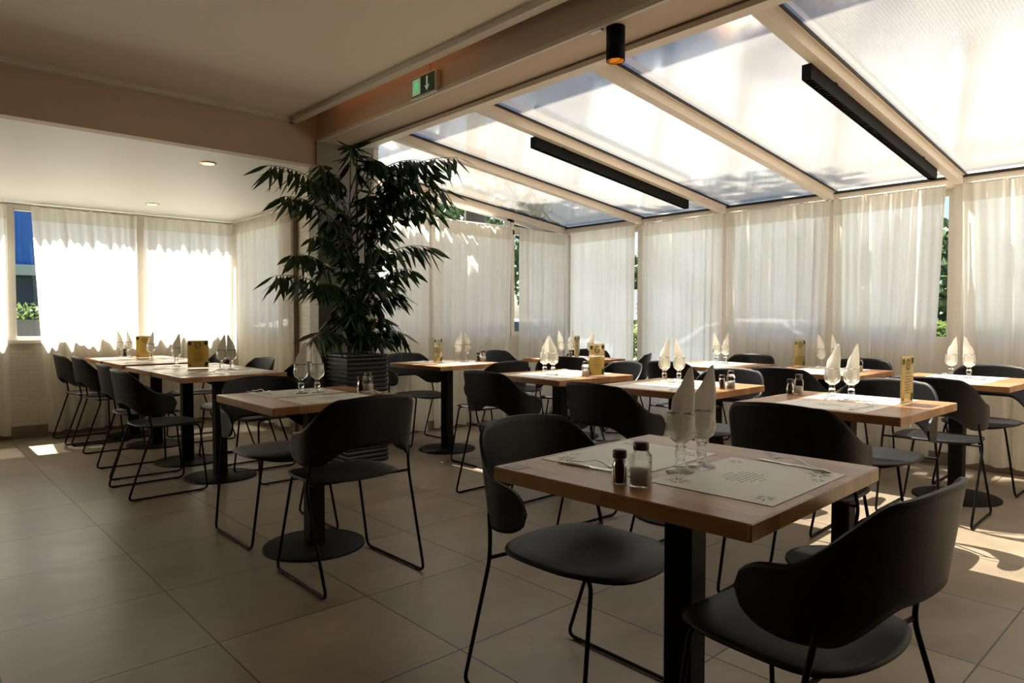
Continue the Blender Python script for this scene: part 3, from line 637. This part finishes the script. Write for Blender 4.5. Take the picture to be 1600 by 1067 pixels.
def make_menu():
    e = empty('menu_stand', (0, 0, 0))      # card plane faces +-y
    b = MB(); b.box(-.074, .074, -.028, .028, 0, .004); b.box(-.076, .076, -.0038, -.0022, .004, .215); b.box(-.076, .076, .0022, .0038, .004, .215); b.build('acrylic_holder', 'acrylic', e)
    cd = MB().box(-.072, .072, -.0018, .0018, .006, .212).build('card', 'card', e)
    t = MB(); g = MB(); r = MB(); rnd = random.Random(5)
    for sg in (-1, 1):
        y0, y1 = sorted((sg * .0042, sg * .0046))
        for k, (z, L) in enumerate(((.137, .05), (.122, .075), (.110, .06), (.098, .08), (.086, .055), (.074, .08), (.062, .07), (.050, .05))): t.box(-L / 2, L / 2, y0, y1, z, z + .0022)
        for k in range(14):
            a = 2 * PI * k / 14; cx, cz = .021 * math.cos(a), .176 + .021 * math.sin(a); 
            g.box(cx - .0035, cx + .0035, y0, y1, cz - .0035, cz + .0035)
        t.box(-.011, .011, y0, y1, .179, .1815); t.box(-.009, .009, y0, y1, .172, .1745)
        for cx, cz, s_ in ((-.056, .190, 1), (.056, .192, 1.1), (.058, .035, .9), (.052, .022, .7)):
            for k in range(7):
                a = k * .9; g.box(cx + .006 * math.cos(a) - .006 * s_, cx + .006 * math.cos(a) + .006 * s_, y0, y1, cz + .008 * math.sin(a) - .005 * s_, cz + .008 * math.sin(a) + .005 * s_)
        r.box(-.064, -.050, y0, y1, .018, .030)
    t.build('text_lines', 'cardink', cd); g.build('leaf_motif', 'cardgreen', cd); r.build('red_motif', 'cardred', cd); return e
def make_fork():
    b = MB(); z = lambda x: .002 + .013 * math.exp(-((x - .005) / .038) ** 2) + .010 * max(0, (x - .05) / .045) ** 1.5
    pts = [(-.095 + .19 * k / 22) for k in range(23)]
    def wdt(x): return .0065 if x < -.07 else (.0032 if x < .03 else .0032 + .008 * ss((x - .03) / .02))
    xs = [p for p in pts if p < .058]
    vs = []
    for x in xs:
        for y, d in ((-wdt(x), 0), (wdt(x), 0), (wdt(x), .0018), (-wdt(x), .0018)): vs.append((x, y, z(x) + d))
    n = len(xs); f = [(j * 4 + i, j * 4 + (i + 1) % 4, (j + 1) * 4 + (i + 1) % 4, (j + 1) * 4 + i) for j in range(n - 1) for i in range(4)] + [(0, 1, 2, 3), (n * 4 - 1, n * 4 - 2, n * 4 - 3, n * 4 - 4)]
    b.add(vs, f, True)
    for k in range(4):
        y = -.009 + .006 * k; b.tube([(.055, y, z(.055) + .001), (.075, y, z(.07) + .001), (.098, y * .95, z(.098) + .002)], [.0020, .0018, .0011], 5)
    return b.build('fork', 'steel')
def make_knife():
    b = MB(); vs = []; xs = [-.105 + .21 * k / 24 for k in range(25)]
    def hw(x): return (.0055 if x < 0 else .0095) * (1 if x < .08 else max(.15, 1 - ((x - .08) / .025) ** 2))
    for x in xs:
        t = .003 if x < 0 else .0012
        for y, d in ((-hw(x), 0), (hw(x) * .6, 0), (hw(x) * .6, t), (-hw(x), t)): vs.append((x, y, d))
    n = len(xs); f = [(j * 4 + i, j * 4 + (i + 1) % 4, (j + 1) * 4 + (i + 1) % 4, (j + 1) * 4 + i) for j in range(n - 1) for i in range(4)] + [(0, 1, 2, 3), (n * 4 - 1, n * 4 - 2, n * 4 - 3, n * 4 - 4)]
    b.add(vs, f); return b.build('knife', 'steel')
PROTO = {}
MAKE = dict(placemat=make_placemat, goblet=make_goblet, napkin=make_napkin, pepper=make_pepper, salt=make_salt, menu=make_menu, fork=make_fork, knife=make_knife)
def put(kind, x, y, z, deg, label, cat, group):
    o = PROTO.get(kind)
    if o is None: o = PROTO[kind] = MAKE[kind]()
    else: o = copy_tree(o)
    for k in ('label', 'category', 'group'):
        if k in o: del o[k]
    o.location = (x, y, z); o.rotation_euler = (0, 0, math.radians(deg)); tag(o, label, cat, group); return o
# placemats: key, dx, dy, rot(deg), which side
def mats(k, axis):
    x, y, d, _, ph = TB[k]; out = []
    for s_, nm_ in ((-1, 'near'), (1, 'far')):
        if axis == 'y': px, py, r = x, y + s_ * .175, d + (0 if s_ < 0 else 180); side = 'front half' if s_ < 0 else 'back half'
        else: px, py, r = x + s_ * .175, y, d + (-90 if s_ < 0 else 90); side = 'left half' if s_ < 0 else 'right half'
        put('placemat', px, py, .7503, r, 'printed paper placemat on the %s of %s' % (side, ph), 'placemat', 'paper placemats'); out.append((px, py, r, side))
    return out
random.seed(11)
for k, ax in (('T1', 'x'), ('T2', 'x'), ('T3b', 'y'), ('T3a', 'y'), ('T4', 'y'), ('T5', 'y'), ('T6', 'x'), ('T7', 'y'), ('T8', 'y'), ('T9', 'y'), ('T10', 'y'), ('T11', 'y'), ('T12', 'y'), ('T13', 'y')):
    ms = mats(k, ax)
    if k in ('T9', 'T5'): continue
    for px, py, r, side in ms:
        a = math.radians(r)
        if k == 'T1': 
            if side == 'right half': cx, cy, rr = -.80, 1.715, 168
            else: cx, cy, rr = -1.13, 1.318, 5
        else:
            cx = px + .135 * math.cos(a) - .0 * math.sin(a); cy = py + .135 * math.sin(a); rr = r + 84
            if k in ('T2',): cx, cy = (-3.43, 1.40) if side == 'left half' else (-3.0, 1.80); rr = 8 if side == 'left half' else 10
        put('knife', cx, cy, .7518, rr + 4, 'steel knife on the %s of %s' % (side, TB[k][4]), 'knife', 'table knives')
        put('fork', cx + .006, cy + .004, .7555, rr - 5, 'steel fork on the %s of %s' % (side, TB[k][4]), 'fork', 'table forks')
# glasses with napkins
GL = {'T1': [(-.957, 1.446), (-.950, 1.530)], 'T2': [(-3.270, 1.548), (-3.245, 1.625)], 'T3a': [(-5.80, 1.70)], 'T3b': [(-5.165, 1.825), (-5.125, 1.885)], 'T5': [(-7.62, 1.715), (-7.58, 1.785)], 'T4': [(-6.88, 1.80)],
      'T6': [(-4.81, 3.765), (-4.765, 3.835)], 'T7': [(-3.258, 3.293), (-3.185, 3.30)], 'T8': [(-2.39, 3.435), (-2.325, 3.49)], 'T10': [(-3.12, 5.25), (-3.045, 5.26)], 'T11': [(-2.245, 5.28), (-2.165, 5.33)],
      'T12': [(-1.34, 5.13), (-1.228, 5.08)], 'T13': [(-1.335, 3.262), (-1.265, 3.305)], 'T9': [(-4.62, 4.90), (-4.52, 4.93), (-4.30, 4.97)]}
for k, L in GL.items():
    for i, (x, y) in enumerate(L):
        pos = '' if len(L) == 1 else (('left ', 'right ') if len(L) == 2 else ('left ', 'middle ', 'right '))[i]
        put('goblet', x, y, .7515, random.uniform(0, 90), '%sglass goblet holding a napkin on %s' % (pos, TB[k][4]), 'glass', 'goblets with napkins')
        rot = random.uniform(20, 75) + (180 if random.random() < .4 else 0)
        put('napkin', x, y, .7515, rot, 'off-white napkin in the %sgoblet on %s' % (pos, TB[k][4]), 'napkin', 'folded napkins')
for k, x, y in (('T1', -.982, 1.238), ('T2', -3.150, 1.822), ('T6', -4.675, 3.885), ('T8', -1.931, 3.304), ('T13', -1.565, 3.325), ('T5', -7.66, 1.765), ('T9', -4.47, 4.87)):
    put('pepper', x, y, .7504, 0, 'small dark pepper shaker on %s' % TB[k][4], 'pepper shaker', 'pepper shakers')
for k, x, y in (('T1', -.936, 1.257), ('T2', -3.108, 1.840), ('T6', -4.63, 3.90), ('T7', -2.960, 3.37), ('T8', -1.905, 3.350), ('T11', -1.925, 5.17), ('T13', -1.545, 3.375)):
    put('salt', x, y, .7504, 20, 'ribbed glass salt shaker on %s' % TB[k][4], 'salt shaker', 'salt shakers')
for k, x, y, r in (('T3a', -5.47, 1.76, 72), ('T5', -7.25, 1.84, 75), ('T6', -4.74, 3.49, 116), ('T7', -2.935, 3.455, 88), ('T9', -4.43, 4.92, 113), ('T11', -2.40, 5.25, 84), ('T13', -1.04, 3.335, 90)):
    put('menu', x, y, .7515, r, 'kraft menu card stand on %s' % TB[k][4], 'menu stand', 'menu card stands')

# ------------------------------------------------------------------ potted plant
pp = empty('potted_plant', (-4.82, 2.745, 0)); tag(pp, 'tall dark leafy ficus in a black ribbed square planter by the column', 'potted plant')
b = MB(); hw = .178; prof = [(hw, 0)]
for k in range(24): z = .01 + k * .0345; prof += [(hw - .006, z), (hw + .004, z + .010), (hw + .004, z + .024), (hw - .006, z + .0335)]
prof += [(hw + .004, .84), (hw + .004, .855), (hw - .02, .855), (hw - .02, .80), (0, .80)]
vs = []; 
for r, z in prof: vs += [(-r, -r, z), (r, -r, z), (r, r, z), (-r, r, z)]
fs = [(j * 4 + i, j * 4 + (i + 1) % 4, (j + 1) * 4 + (i + 1) % 4, (j + 1) * 4 + i) for j in range(len(prof) - 1) for i in range(4)] + [(3, 2, 1, 0)]
b.add(vs, fs); b.build('planter', 'planter', pp)
MB().box(-.155, .155, -.155, .155, .78, .812).build('soil', 'soil', pp)
rnd = random.Random(21)
stem = MB(); leaf = MB(); O = Vector((-4.82, 2.745, 0))
def add_leaf(p, d, L, w_):
    d = d.normalized(); side = d.cross(Vector((0, 0, 1)));
    if side.length < .05: side = Vector((1, 0, 0))
    side.normalize(); tw = rnd.uniform(-1.0, 1.0); nrm = d.cross(side).normalized(); side = (side * math.cos(tw) + nrm * math.sin(tw)).normalized(); nrm = d.cross(side)
    dr = Vector((0, 0, -1)) * L * .16
    P0 = p; pts = []
    for t, wf in ((.12, .35), (.35, .95), (.6, .85), (.82, .45)):
        c = p + d * L * t + dr * t * t; pts += [c - side * w_ * wf + nrm * w_ * .35 * wf, c, c + side * w_ * wf + nrm * w_ * .35 * wf]
    tip = p + d * L + dr
    leaf.add([P0] + pts + [tip], [(0, 2, 1), (0, 3, 2)] + [f for k in range(3) for f in ((1 + 3 * k, 2 + 3 * k, 5 + 3 * k, 4 + 3 * k), (2 + 3 * k, 3 + 3 * k, 6 + 3 * k, 5 + 3 * k))] + [(10, 11, 13), (11, 12, 13)], True)
trunks = []
for k in range(4):
    a = k * 1.6 + .4; q = Vector((.05 * math.cos(a), .05 * math.sin(a), .80)); top = Vector((.05 + .10 * math.cos(a), .02 + .12 * math.sin(a), (2.40, 2.25, 1.9, 2.1)[k]))
    ps = [q.lerp(top, t / 12) + Vector((.02 * math.sin(t * .9 + k), .02 * math.cos(t * 1.1 + k), 0)) for t in range(13)]
    stem.tube(ps, [.011 - .0006 * t for t in range(13)], 7); trunks.append(ps)
def branch(target, drop=.12, nl=26, L=.15, frac=.45):
    T_ = Vector(target) - O
    tr = trunks[rnd.randrange(4)]; zz = T_.z - .35 + rnd.uniform(-.1, .1)
    st = min(tr, key=lambda p: abs(p.z - max(.9, min(zz, 2.2))))
    mid = (st + T_) / 2; mid.z = max(st.z, T_.z) + drop * .6; mid.x = st.x + (T_.x - st.x) * .42; mid.y = st.y + (T_.y - st.y) * .42
    N_ = 16; ps = []
    for i in range(N_ + 1):
        t = i / N_; ps.append(st * (1 - t) ** 2 + mid * 2 * t * (1 - t) + T_ * t * t)
    stem.tube(ps, [.006 - .0042 * i / N_ for i in range(N_ + 1)], 5)
    for i in range(nl):
        t = frac + (1 - frac) * i / (nl - 1); f = t * N_; j = min(int(f), N_ - 1); p = ps[j].lerp(ps[j + 1], f - j); d = (ps[j + 1] - ps[j]).normalized()
        sd = d.cross(Vector((0, 0, 1))); sd = sd.normalized() if sd.length > .05 else Vector((1, 0, 0)); sg = 1 if i % 2 else -1
        dd = d * rnd.uniform(.3, .8) + sd * sg * rnd.uniform(.35, .9) + Vector((0, 0, rnd.uniform(-1.35, -.15)))
        if i == nl - 1: dd = d + Vector((0, 0, -.25))
        add_leaf(p, dd, L * rnd.uniform(.75, 1.15), .019 * rnd.uniform(.85, 1.2))
TG = [(-4.6, 1.96, 2.18), (-4.6, 2.06, 1.98), (-4.5, 1.95, 1.42), (-4.6, 2.12, 1.58), (-3.98, 3.12, 2.31), (-4.0, 3.02, 2.07), (-4.2, 2.96, 2.30), (-4.3, 3.09, 1.68), (-4.3, 3.0, 2.05), (-4.55, 3.0, 1.32), (-4.5, 2.98, 1.02), (-4.5, 2.24, 1.02), (-4.6, 2.33, 1.38),
      (-4.6, 2.60, 2.42), (-4.7, 2.42, 2.20), (-4.5, 2.81, 2.30), (-4.8, 3.10, 1.42), (-4.65, 2.9, 1.95), (-4.6, 2.50, 1.62), (-4.5, 2.87, 1.80), (-4.45, 2.75, 1.45), (-4.55, 2.55, 1.15), (-4.5, 2.85, 1.12), (-4.55, 2.7, 2.05), (-4.6, 2.45, 1.85), (-4.5, 2.95, 2.2),
      (-4.65, 2.3, 1.72), (-4.6, 2.6, 1.30), (-4.5, 2.80, .98), (-4.6, 2.66, 1.0), (-4.4, 2.72, 1.65), (-4.35, 2.95, 1.50), (-4.2, 3.05, 2.2), (-4.55, 2.22, 2.10), (-4.1, 3.0, 2.2), (-4.2, 3.1, 1.95), (-4.5, 2.75, 2.32), (-4.5, 2.9, 2.1), (-4.65, 2.35, 2.25)]
for i, t in enumerate(TG): branch(t, nl=34 if i < 13 else 26, L=.19 if i < 13 else .165, frac=.42 if i < 13 else .3)
for k in range(26):
    tr = trunks[k % 4]; p = tr[rnd.randrange(2, 12)]; a = rnd.uniform(-2.4, .9); r = rnd.uniform(.14, .26); branch(p + O + Vector((r * math.cos(a), r * math.sin(a), rnd.uniform(-.05, .12))), nl=16, L=.13, frac=.3)
stem.build('stems', 'bark', pp); leaf.raw('foliage', 'leaf', pp)

# ------------------------------------------------------------------ lamps and the exit sign
def linear_lamp(x, y0, y1, label):
    e = empty('linear_pendant_lamp', (x, y0, rz(y0))); tag(e, label, 'ceiling lamp', 'black linear lamps under the glass roof')
    def sl(b, xa, xb, ya, yb, d0, d1):
        v = [(xx, yy - y0, rz(yy) - rz(y0) + d) for d in (d0, d1) for yy in (ya, yb) for xx in (xa, xb)]
        return b.add(v, [(0, 2, 3, 1), (4, 5, 7, 6), (0, 1, 5, 4), (2, 6, 7, 3), (0, 4, 6, 2), (1, 3, 7, 5)])
    b = MB(); sl(b, -.024, -.021, y0, y1, -.085, -.011); sl(b, .021, .024, y0, y1, -.085, -.011); sl(b, -.021, .021, y0, y1, -.03, -.011); sl(b, -.021, .021, y0, y0 + .004, -.085, -.03); sl(b, -.021, .021, y1 - .004, y1, -.085, -.03)
    b.build('housing', 'metal', e)
    b = MB(); n = 60
    for k in range(1, n): yy = y0 + (y1 - y0) * k / n; sl(b, -.021, .021, yy - .002, yy + .002, -.078, -.04)
    sl(b, -.0015, .0015, y0 + .004, y1 - .004, -.07, -.045); b.build('louvre', 'seal', e)
    for yy in (y0 + .3, y1 - .3): sl(MB(), -.01, .03, yy - .02, yy + .02, -.011, .062).build('bracket', 'metal', e)
    return e
linear_lamp(-1.572, 3.47, 5.50, 'long black linear lamp under the roof at upper right')
linear_lamp(-3.518, 3.43, 5.38, 'long black linear lamp under the roof near the picture centre')
e = empty('cylinder_spotlight', (-2.10, 2.60, 2.36)); tag(e, 'short black cylinder spotlight with copper inside under the beam', 'spotlight')
MB().lathe([(.045, 0), (.045, .16), (0, .16), ], 32).build('housing', 'metal', e) if False else None
MB().lathe([(.0415, .001), (.045, 0), (.045, .16), (.02, .16), (.02, .155), (.0415, .155), (.0415, .001)], 32).build('housing', 'metal', e)
MB().lathe([(.0412, .001), (.039, .012), (.0, .014)], 28).build('reflector', 'copper', e)
MB().box(-.12, -.05, -.06, -.03, .15, .17).build('cable_clip', 'white', e)
for x, y, z, t in ((-5.456, 1.85, 2.32, 'nearer the beam'), (-7.223, 1.925, 2.236, 'nearer the window')):
    e = empty('recessed_downlight', (x, y, z)); tag(e, 'small round glowing brass downlight in the alcove ceiling, ' + t, 'downlight', 'alcove downlights')
    MB().lathe([(.030, -.005), (.058, -.004), (.062, .0), (.062, .006), (.030, .006), (.030, -.005)], 28).build('ring', 'brass', e)
    MB().lathe([(0, -.006), (.045, -.006), (.045, -.002), (0, -.002)], 24).build('lens', 'bulb', e)
    ld = bpy.data.lights.new('downlight_bulb', 'SPOT'); ld.energy = 3; ld.color = (1, .65, .3); ld.spot_size = 1.7; ld.shadow_soft_size = .03
    lo = bpy.data.objects.new('downlight_bulb', ld); COL.objects.link(lo); lo.parent = e; lo.location = (0, 0, -.012)
# assumed LED strip, added in the recess for the beam's orange tint
ld = bpy.data.lights.new('cove_tint_light', 'AREA'); ld.shape = 'RECTANGLE'; ld.size = 1.6; ld.size_y = .03; ld.energy = .22; ld.color = (1, .42, .16)
lo = bpy.data.objects.new('cove_tint_light', ld); COL.objects.link(lo); lo.location = (-3.9, 2.44, 2.88)
e = empty('exit_sign', (-3.548, 2.54, 2.518)); tag(e, 'small green and white emergency exit sign on the beam', 'exit sign')
MB().rbox(-.135, .135, -.035, 0, 0, .138, .004).build('housing', 'white', e)
MB().box(-.122, .122, -.0375, -.035, .014, .126).build('sign_face', 'green', e)
MB().box(-.112, -.026, -.039, -.0375, .020, .120).build('doorway_symbol', 'signlit', e)
b = MB(); b.prism([(.048, .020 + .022), (.075, .062), (.066, .062), (.066, .116), (.054, .116) if False else (.030, .116)], 'y', -.039, -.0375) if False else b.prism([(.045, .026), (.072, .058), (.053, .058), (.053, .114), (.037, .114), (.037, .058), (.018, .058)], 'y', -.039, -.0375); b.build('arrow', 'signlit', e)
b = MB(); b.lathe([(0, 0), (.007, .003), (.007, .010), (0, .013)], 10, (-.062, -.0395)); 
for v in range(len(b.v)): x, y, z = b.v[v]; b.v[v] = (x, -.0395 + (y + .0395) * .12, z + .098)
for P_ in ([(-.074, .066), (-.060, .062), (-.056, .094), (-.070, .096)], [(-.066, .066), (-.056, .066), (-.044, .046), (-.050, .030), (-.058, .032), (-.054, .046)], [(-.074, .066), (-.064, .066), (-.078, .044), (-.098, .036), (-.098, .044), (-.084, .050)], [(-.070, .094), (-.062, .088), (-.088, .074), (-.094, .080)], [(-.060, .094), (-.058, .086), (-.040, .076), (-.038, .083)]):
    b.prism(P_, 'y', -.0402, -.039)
b.build('running_figure', 'man', e)
MB().box(.02, .03, -.008, 0, .138, .20).build('cable_cover', 'beam', e)

# ------------------------------------------------------------------ outside
GZ = -.33
o = MB().box(-60, 40, -40, 60, GZ - .3, GZ).build('lawn_ground', 'grass'); tag(o, 'grassy ground outside the windows', 'ground', kind='structure')
o = MB().box(-13.5, -8.3, -30, 40, GZ, GZ + .02).build('car_park_ground', 'asphalt'); tag(o, 'asphalt car park strip outside the left windows', 'ground', kind='structure')
o = MB().box(-13.5, 30, 8.8, 12.2, GZ, GZ + .021).build('lane_ground', 'asphalt'); tag(o, 'asphalt lane outside the long window wall', 'ground', kind='structure')
o = MB().box(-7.5, 30, 6.2, 8.8, GZ, GZ + .03).build('terrace_ground', 'pale'); tag(o, 'added pale ground strip outside the long window wall, countering green bounce', 'ground', kind='structure')  # added pale ground, keeps green lawn bounce off the curtains
# blue warehouse
e = empty('warehouse', (-27, 2, GZ)); tag(e, 'large blue clad warehouse seen through the left window gap', 'building')
b = MB(); b.box(0, -12, -14, 14, 3.2, 9); 
for k in range(70): b.box(0, .03, -14 + k * .4, -13.9 + k * .4, 3.2, 9)
b.build('blue_cladding', 'blue', e); MB().box(.0, .25, -14, 14, 2.86, 3.2).build('fascia_band', 'pale', e)
MB().box(-.3, -12, -14, 14, 0, 3.2).build('ground_floor', 'bluedk', e); MB().box(-.2, .3, -14, 14, 1.6, 1.75).build('loading_rail', 'bluedk', e)
# foliage generator
def crown(n, rad, L, seed):
    r = random.Random(seed); b = MB()
    blobs = [(Vector((r.uniform(-.6, .6) * rad[0], r.uniform(-.6, .6) * rad[1], r.uniform(-.6, .6) * rad[2])), r.uniform(.35, .6)) for _ in range(14)]
    for _ in range(n):
        c, k = r.choice(blobs); d = Vector((r.gauss(0, 1), r.gauss(0, 1), r.gauss(0, 1))).normalized() * (r.random() ** .4)
        p = c + Vector((d.x * rad[0], d.y * rad[1], d.z * rad[2])) * k
        a = Vector((r.gauss(0, 1), r.gauss(0, 1), r.gauss(0, 1))).normalized(); s_ = a.cross(Vector((r.gauss(0, 1), r.gauss(0, 1), r.gauss(0, 1)))).normalized(); l = L * r.uniform(.6, 1.3)
        b.add([p - a * l, p + s_ * l * .45, p + a * l, p - s_ * l * .45], [(0, 1, 2, 3)])
    return b
def tree(x, y, h, rad, n, L, seed, label, m='tree', group='trees outside'):
    e = empty('tree', (x, y, GZ)); tag(e, label, 'tree', group)
    c = crown(n, rad, L, seed); zc = h - rad[2]; c.v = [(p[0], p[1], p[2] + zc) for p in c.v]; c.raw('crown', m, e, False)
    t = MB(); t.tube([(0, 0, 0), (.05, .03, zc * .5), (-.05, 0, zc)], [.20, .15, .08], 8)
    for k in range(5): a = k * 1.3; t.tube([(0, 0, zc * .7), (rad[0] * .3 * math.cos(a), rad[1] * .3 * math.sin(a), zc), (rad[0] * .6 * math.cos(a), rad[1] * .6 * math.sin(a), zc + rad[2] * .4)], [.07, .05, .02], 6)
    t.build('trunk', 'trunk', e); return e
tree(-9.5, 5.1, 8.9, (1.7, 2.0, 2.0), 15000, .19, 1, 'tall tree beyond the end wall shading the veranda roof')
tree(-8.3, 6.8, 11.7, (1.9, 1.9, 1.7), 5000, .15, 2, 'taller tree beyond the far veranda corner')
tree(-14.5, 8.0, 5.8, (2.2, 2.4, 2.6), 4200, .15, 3, 'bushy tree seen through the sloping transom')
tree(-16.5, 13.8, 6, (2.6, 2.6, 3.2), 4200, .17, 4, 'dense tree behind the far corner')
for k, (x, y, h) in enumerate(((-14.5, 19.5, 4.2), (-9.5, 19, 4.0), (-5.0, 18.5, 4.3), (-.6, 18.5, 4.0), (3.8, 18.5, 4.2))):
    tree(x, y, h, (2.2, 1.7, 2.1), 4000, .17, 10 + k, 'dark green tree beyond the lane, ' + ['first', 'second', 'third', 'fourth', 'fifth'][k] + ' from the left')
tree(-19.5, 7.6, 3.8, (1.3, 1.8, 1.6), 2500, .12, 30, 'small leafy tree near the alcove corner gap', 'hedge')
def hedge(name, x0, x1, y0, y1, z1, n, seed, label, m='hedge'):
    r = random.Random(seed); b = MB()
    for _ in range(n):
        p = Vector((r.uniform(x0, x1), r.uniform(y0, y1), GZ + (z1 - GZ) * r.random() ** .7 + r.uniform(0, .12))); a = Vector((r.gauss(0, 1), r.gauss(0, 1), r.gauss(0, 1))).normalized(); s_ = a.cross(Vector((0, .3, 1))).normalized(); l = r.uniform(.05, .12)
        b.add([p - a * l, p + s_ * l * .45, p + a * l, p - s_ * l * .45], [(0, 1, 2, 3)])
    o = b.raw(name, m, None, False); tag(o, label, 'hedge', kind='stuff'); return o
hedge('hedge', -15.2, -14.2, -4, 5.2, 1.28, 9000, 5, 'bright green clipped hedge behind the parked dark car')
hedge('shrub_border', -14, 3, 13.0, 13.9, 1.0, 12000, 6, 'sunlit shrubs along the lane beyond the long wall')
# cars
def car(x, y, rzd, m, label):
    e = empty('car', (x, y, GZ + .02), math.radians(rzd)); tag(e, label, 'car', 'parked cars')
    prof = [(-2.1, .30), (-2.1, .72), (-1.95, .86), (-1.5, .93), (-.95, 1.32), (-.4, 1.44), (.45, 1.42), (1.05, 1.02), (1.75, .88), (2.05, .70), (2.1, .30), (1.72, .26), (1.62, .55), (1.35, .66), (1.08, .55), (.98, .26), (-.98, .26), (-1.08, .55), (-1.35, .66), (-1.62, .55), (-1.72, .26)]
    b = MB(); n = len(prof); v = []
    for s_, k in ((-1, 0), (-1, 1), (1, 1), (1, 0)):
        for px, pz in prof:
            tuck = max(0, pz - .9) * .30; v.append((px * (1 if k else .985), s_ * ((.86 if k else .90) - tuck - (0 if k else 0)), pz if k == 0 else pz))
    order = [(0, -1, .90), (1, 1, .90)]
    v = []
    for s_ in (-1, 1):
        for px, pz in prof: v.append((px, s_ * (.88 - max(0, pz - .88) * .38), pz))
    f = [(i, (i + 1) % n, n + (i + 1) % n, n + i) for i in range(n)] + [tuple(range(n - 1, -1, -1)), tuple(range(n, 2 * n))]
    b.add(v, f); b.build('body', m, e)
    g = MB()
    for s_ in (-1, 1):
        q = [(-1.30, .95), (-.88, 1.30), (-.38, 1.39), (.42, 1.37), (.88, 1.06), (.95, .95)]; vv = [(px, s_ * (.886 - max(0, pz - .88) * .38), pz) for px, pz in q]; g.add(vv, [tuple(range(6))])
    for a_, c_ in (((-1.44, .98), (-1.0, 1.29)), ((.50, 1.40), (1.02, 1.05))):
        dx, dz = (-.01, .01) if a_[0] < 0 else (.01, .01)
        g.add([(a_[0] + dx, -.74, a_[1] + dz), (a_[0] + dx, .74, a_[1] + dz), (c_[0] + dx, .66, c_[1] + dz), (c_[0] + dx, -.66, c_[1] + dz)], [(0, 1, 2, 3)])
    g.build('windows', 'carglass', e)
    for px in (-1.35, 1.35):
        for s_ in (-1, 1):
            w_ = MB(); w_.lathe([(0, -.09), (.20, -.09), (.31, -.08), (.33, 0), (.31, .08), (.20, .09), (0, .09)], 20); w_.v = [(px + p[0], s_ * .80 + p[2], .33 + p[1]) for p in w_.v]; w_.build('wheel', 'tyre', e)
    return e
car(-11.6, 1.35, 86, 'cark', 'dark car parked outside the left window gap')
car(-11.4, 5.8, 86, 'carw', 'white car glimpsed behind the second left curtain gap')
car(-11.0, 10.4, 30, 'carw', 'white car parked beyond the end-wall windows')
car(-5.6, 11.2, 5, 'carw', 'pale car on the lane beyond the far corner')
# road sign
e = empty('sign_board', (-7.05, 9.55, GZ)); tag(e, 'white lettered sign board outside the gap in the long-wall curtains', 'sign')
e.rotation_euler = (0, 0, math.radians(38))
MB().box(-.6, .6, -.02, .02, 1.44, 1.96).build('board', 'carw', e)
for x in (-.5, .5): MB().box(x - .03, x + .03, -.02, .02, 0, 1.44).build('post', 'pale', e)
MB().box(-.6, .6, -.025, .025, 1.22, 1.29).build('yellow_strip', 'yellow', e)
b = MB(); b.box(-.085, -.070, -.024, -.02, 1.78, 1.88); b.box(-.070, -.035, -.024, -.02, 1.865, 1.88); b.box(-.070, -.035, -.024, -.02, 1.825, 1.838); b.box(-.045, -.030, -.024, -.02, 1.832, 1.872); b.build('lettering', 'navy', e)
b = MB(); b.box(-.010, .006, -.024, -.02, 1.78, 1.88); 
for z in (1.70, 1.62, 1.54): b.box(-.14, .16, -.024, -.02, z, z + .025)
b.build('lettering', 'red', e)
# scalloped awning valance that shades the top of the left curtains
e = empty('awning', (XL - .14, 1.2, 2.2)); tag(e, 'scalloped grey awning outside the left windows', 'awning')
b = MB(); b.add([(0, -4.4, .88), (0, 1.9, .88), (-.22, 1.9, .74), (-.22, -4.4, .74)], [(0, 1, 2, 3)])
b.raw('canopy', 'awn', e, False)
b = MB(); n = 252
for k in range(n):
    y0 = -4.4 + 6.3 * k / n; y1 = y0 + 6.3 / n; d = lambda y: .65 - .045 * abs(math.sin(y * PI / .16))
    b.add([(-.22, y0, .74), (-.22, y1, .74), (-.22, y1, d(y1)), (-.22, y0, d(y0))], [(0, 1, 2, 3)])
b.raw('scalloped_valance', 'awn', e, False)
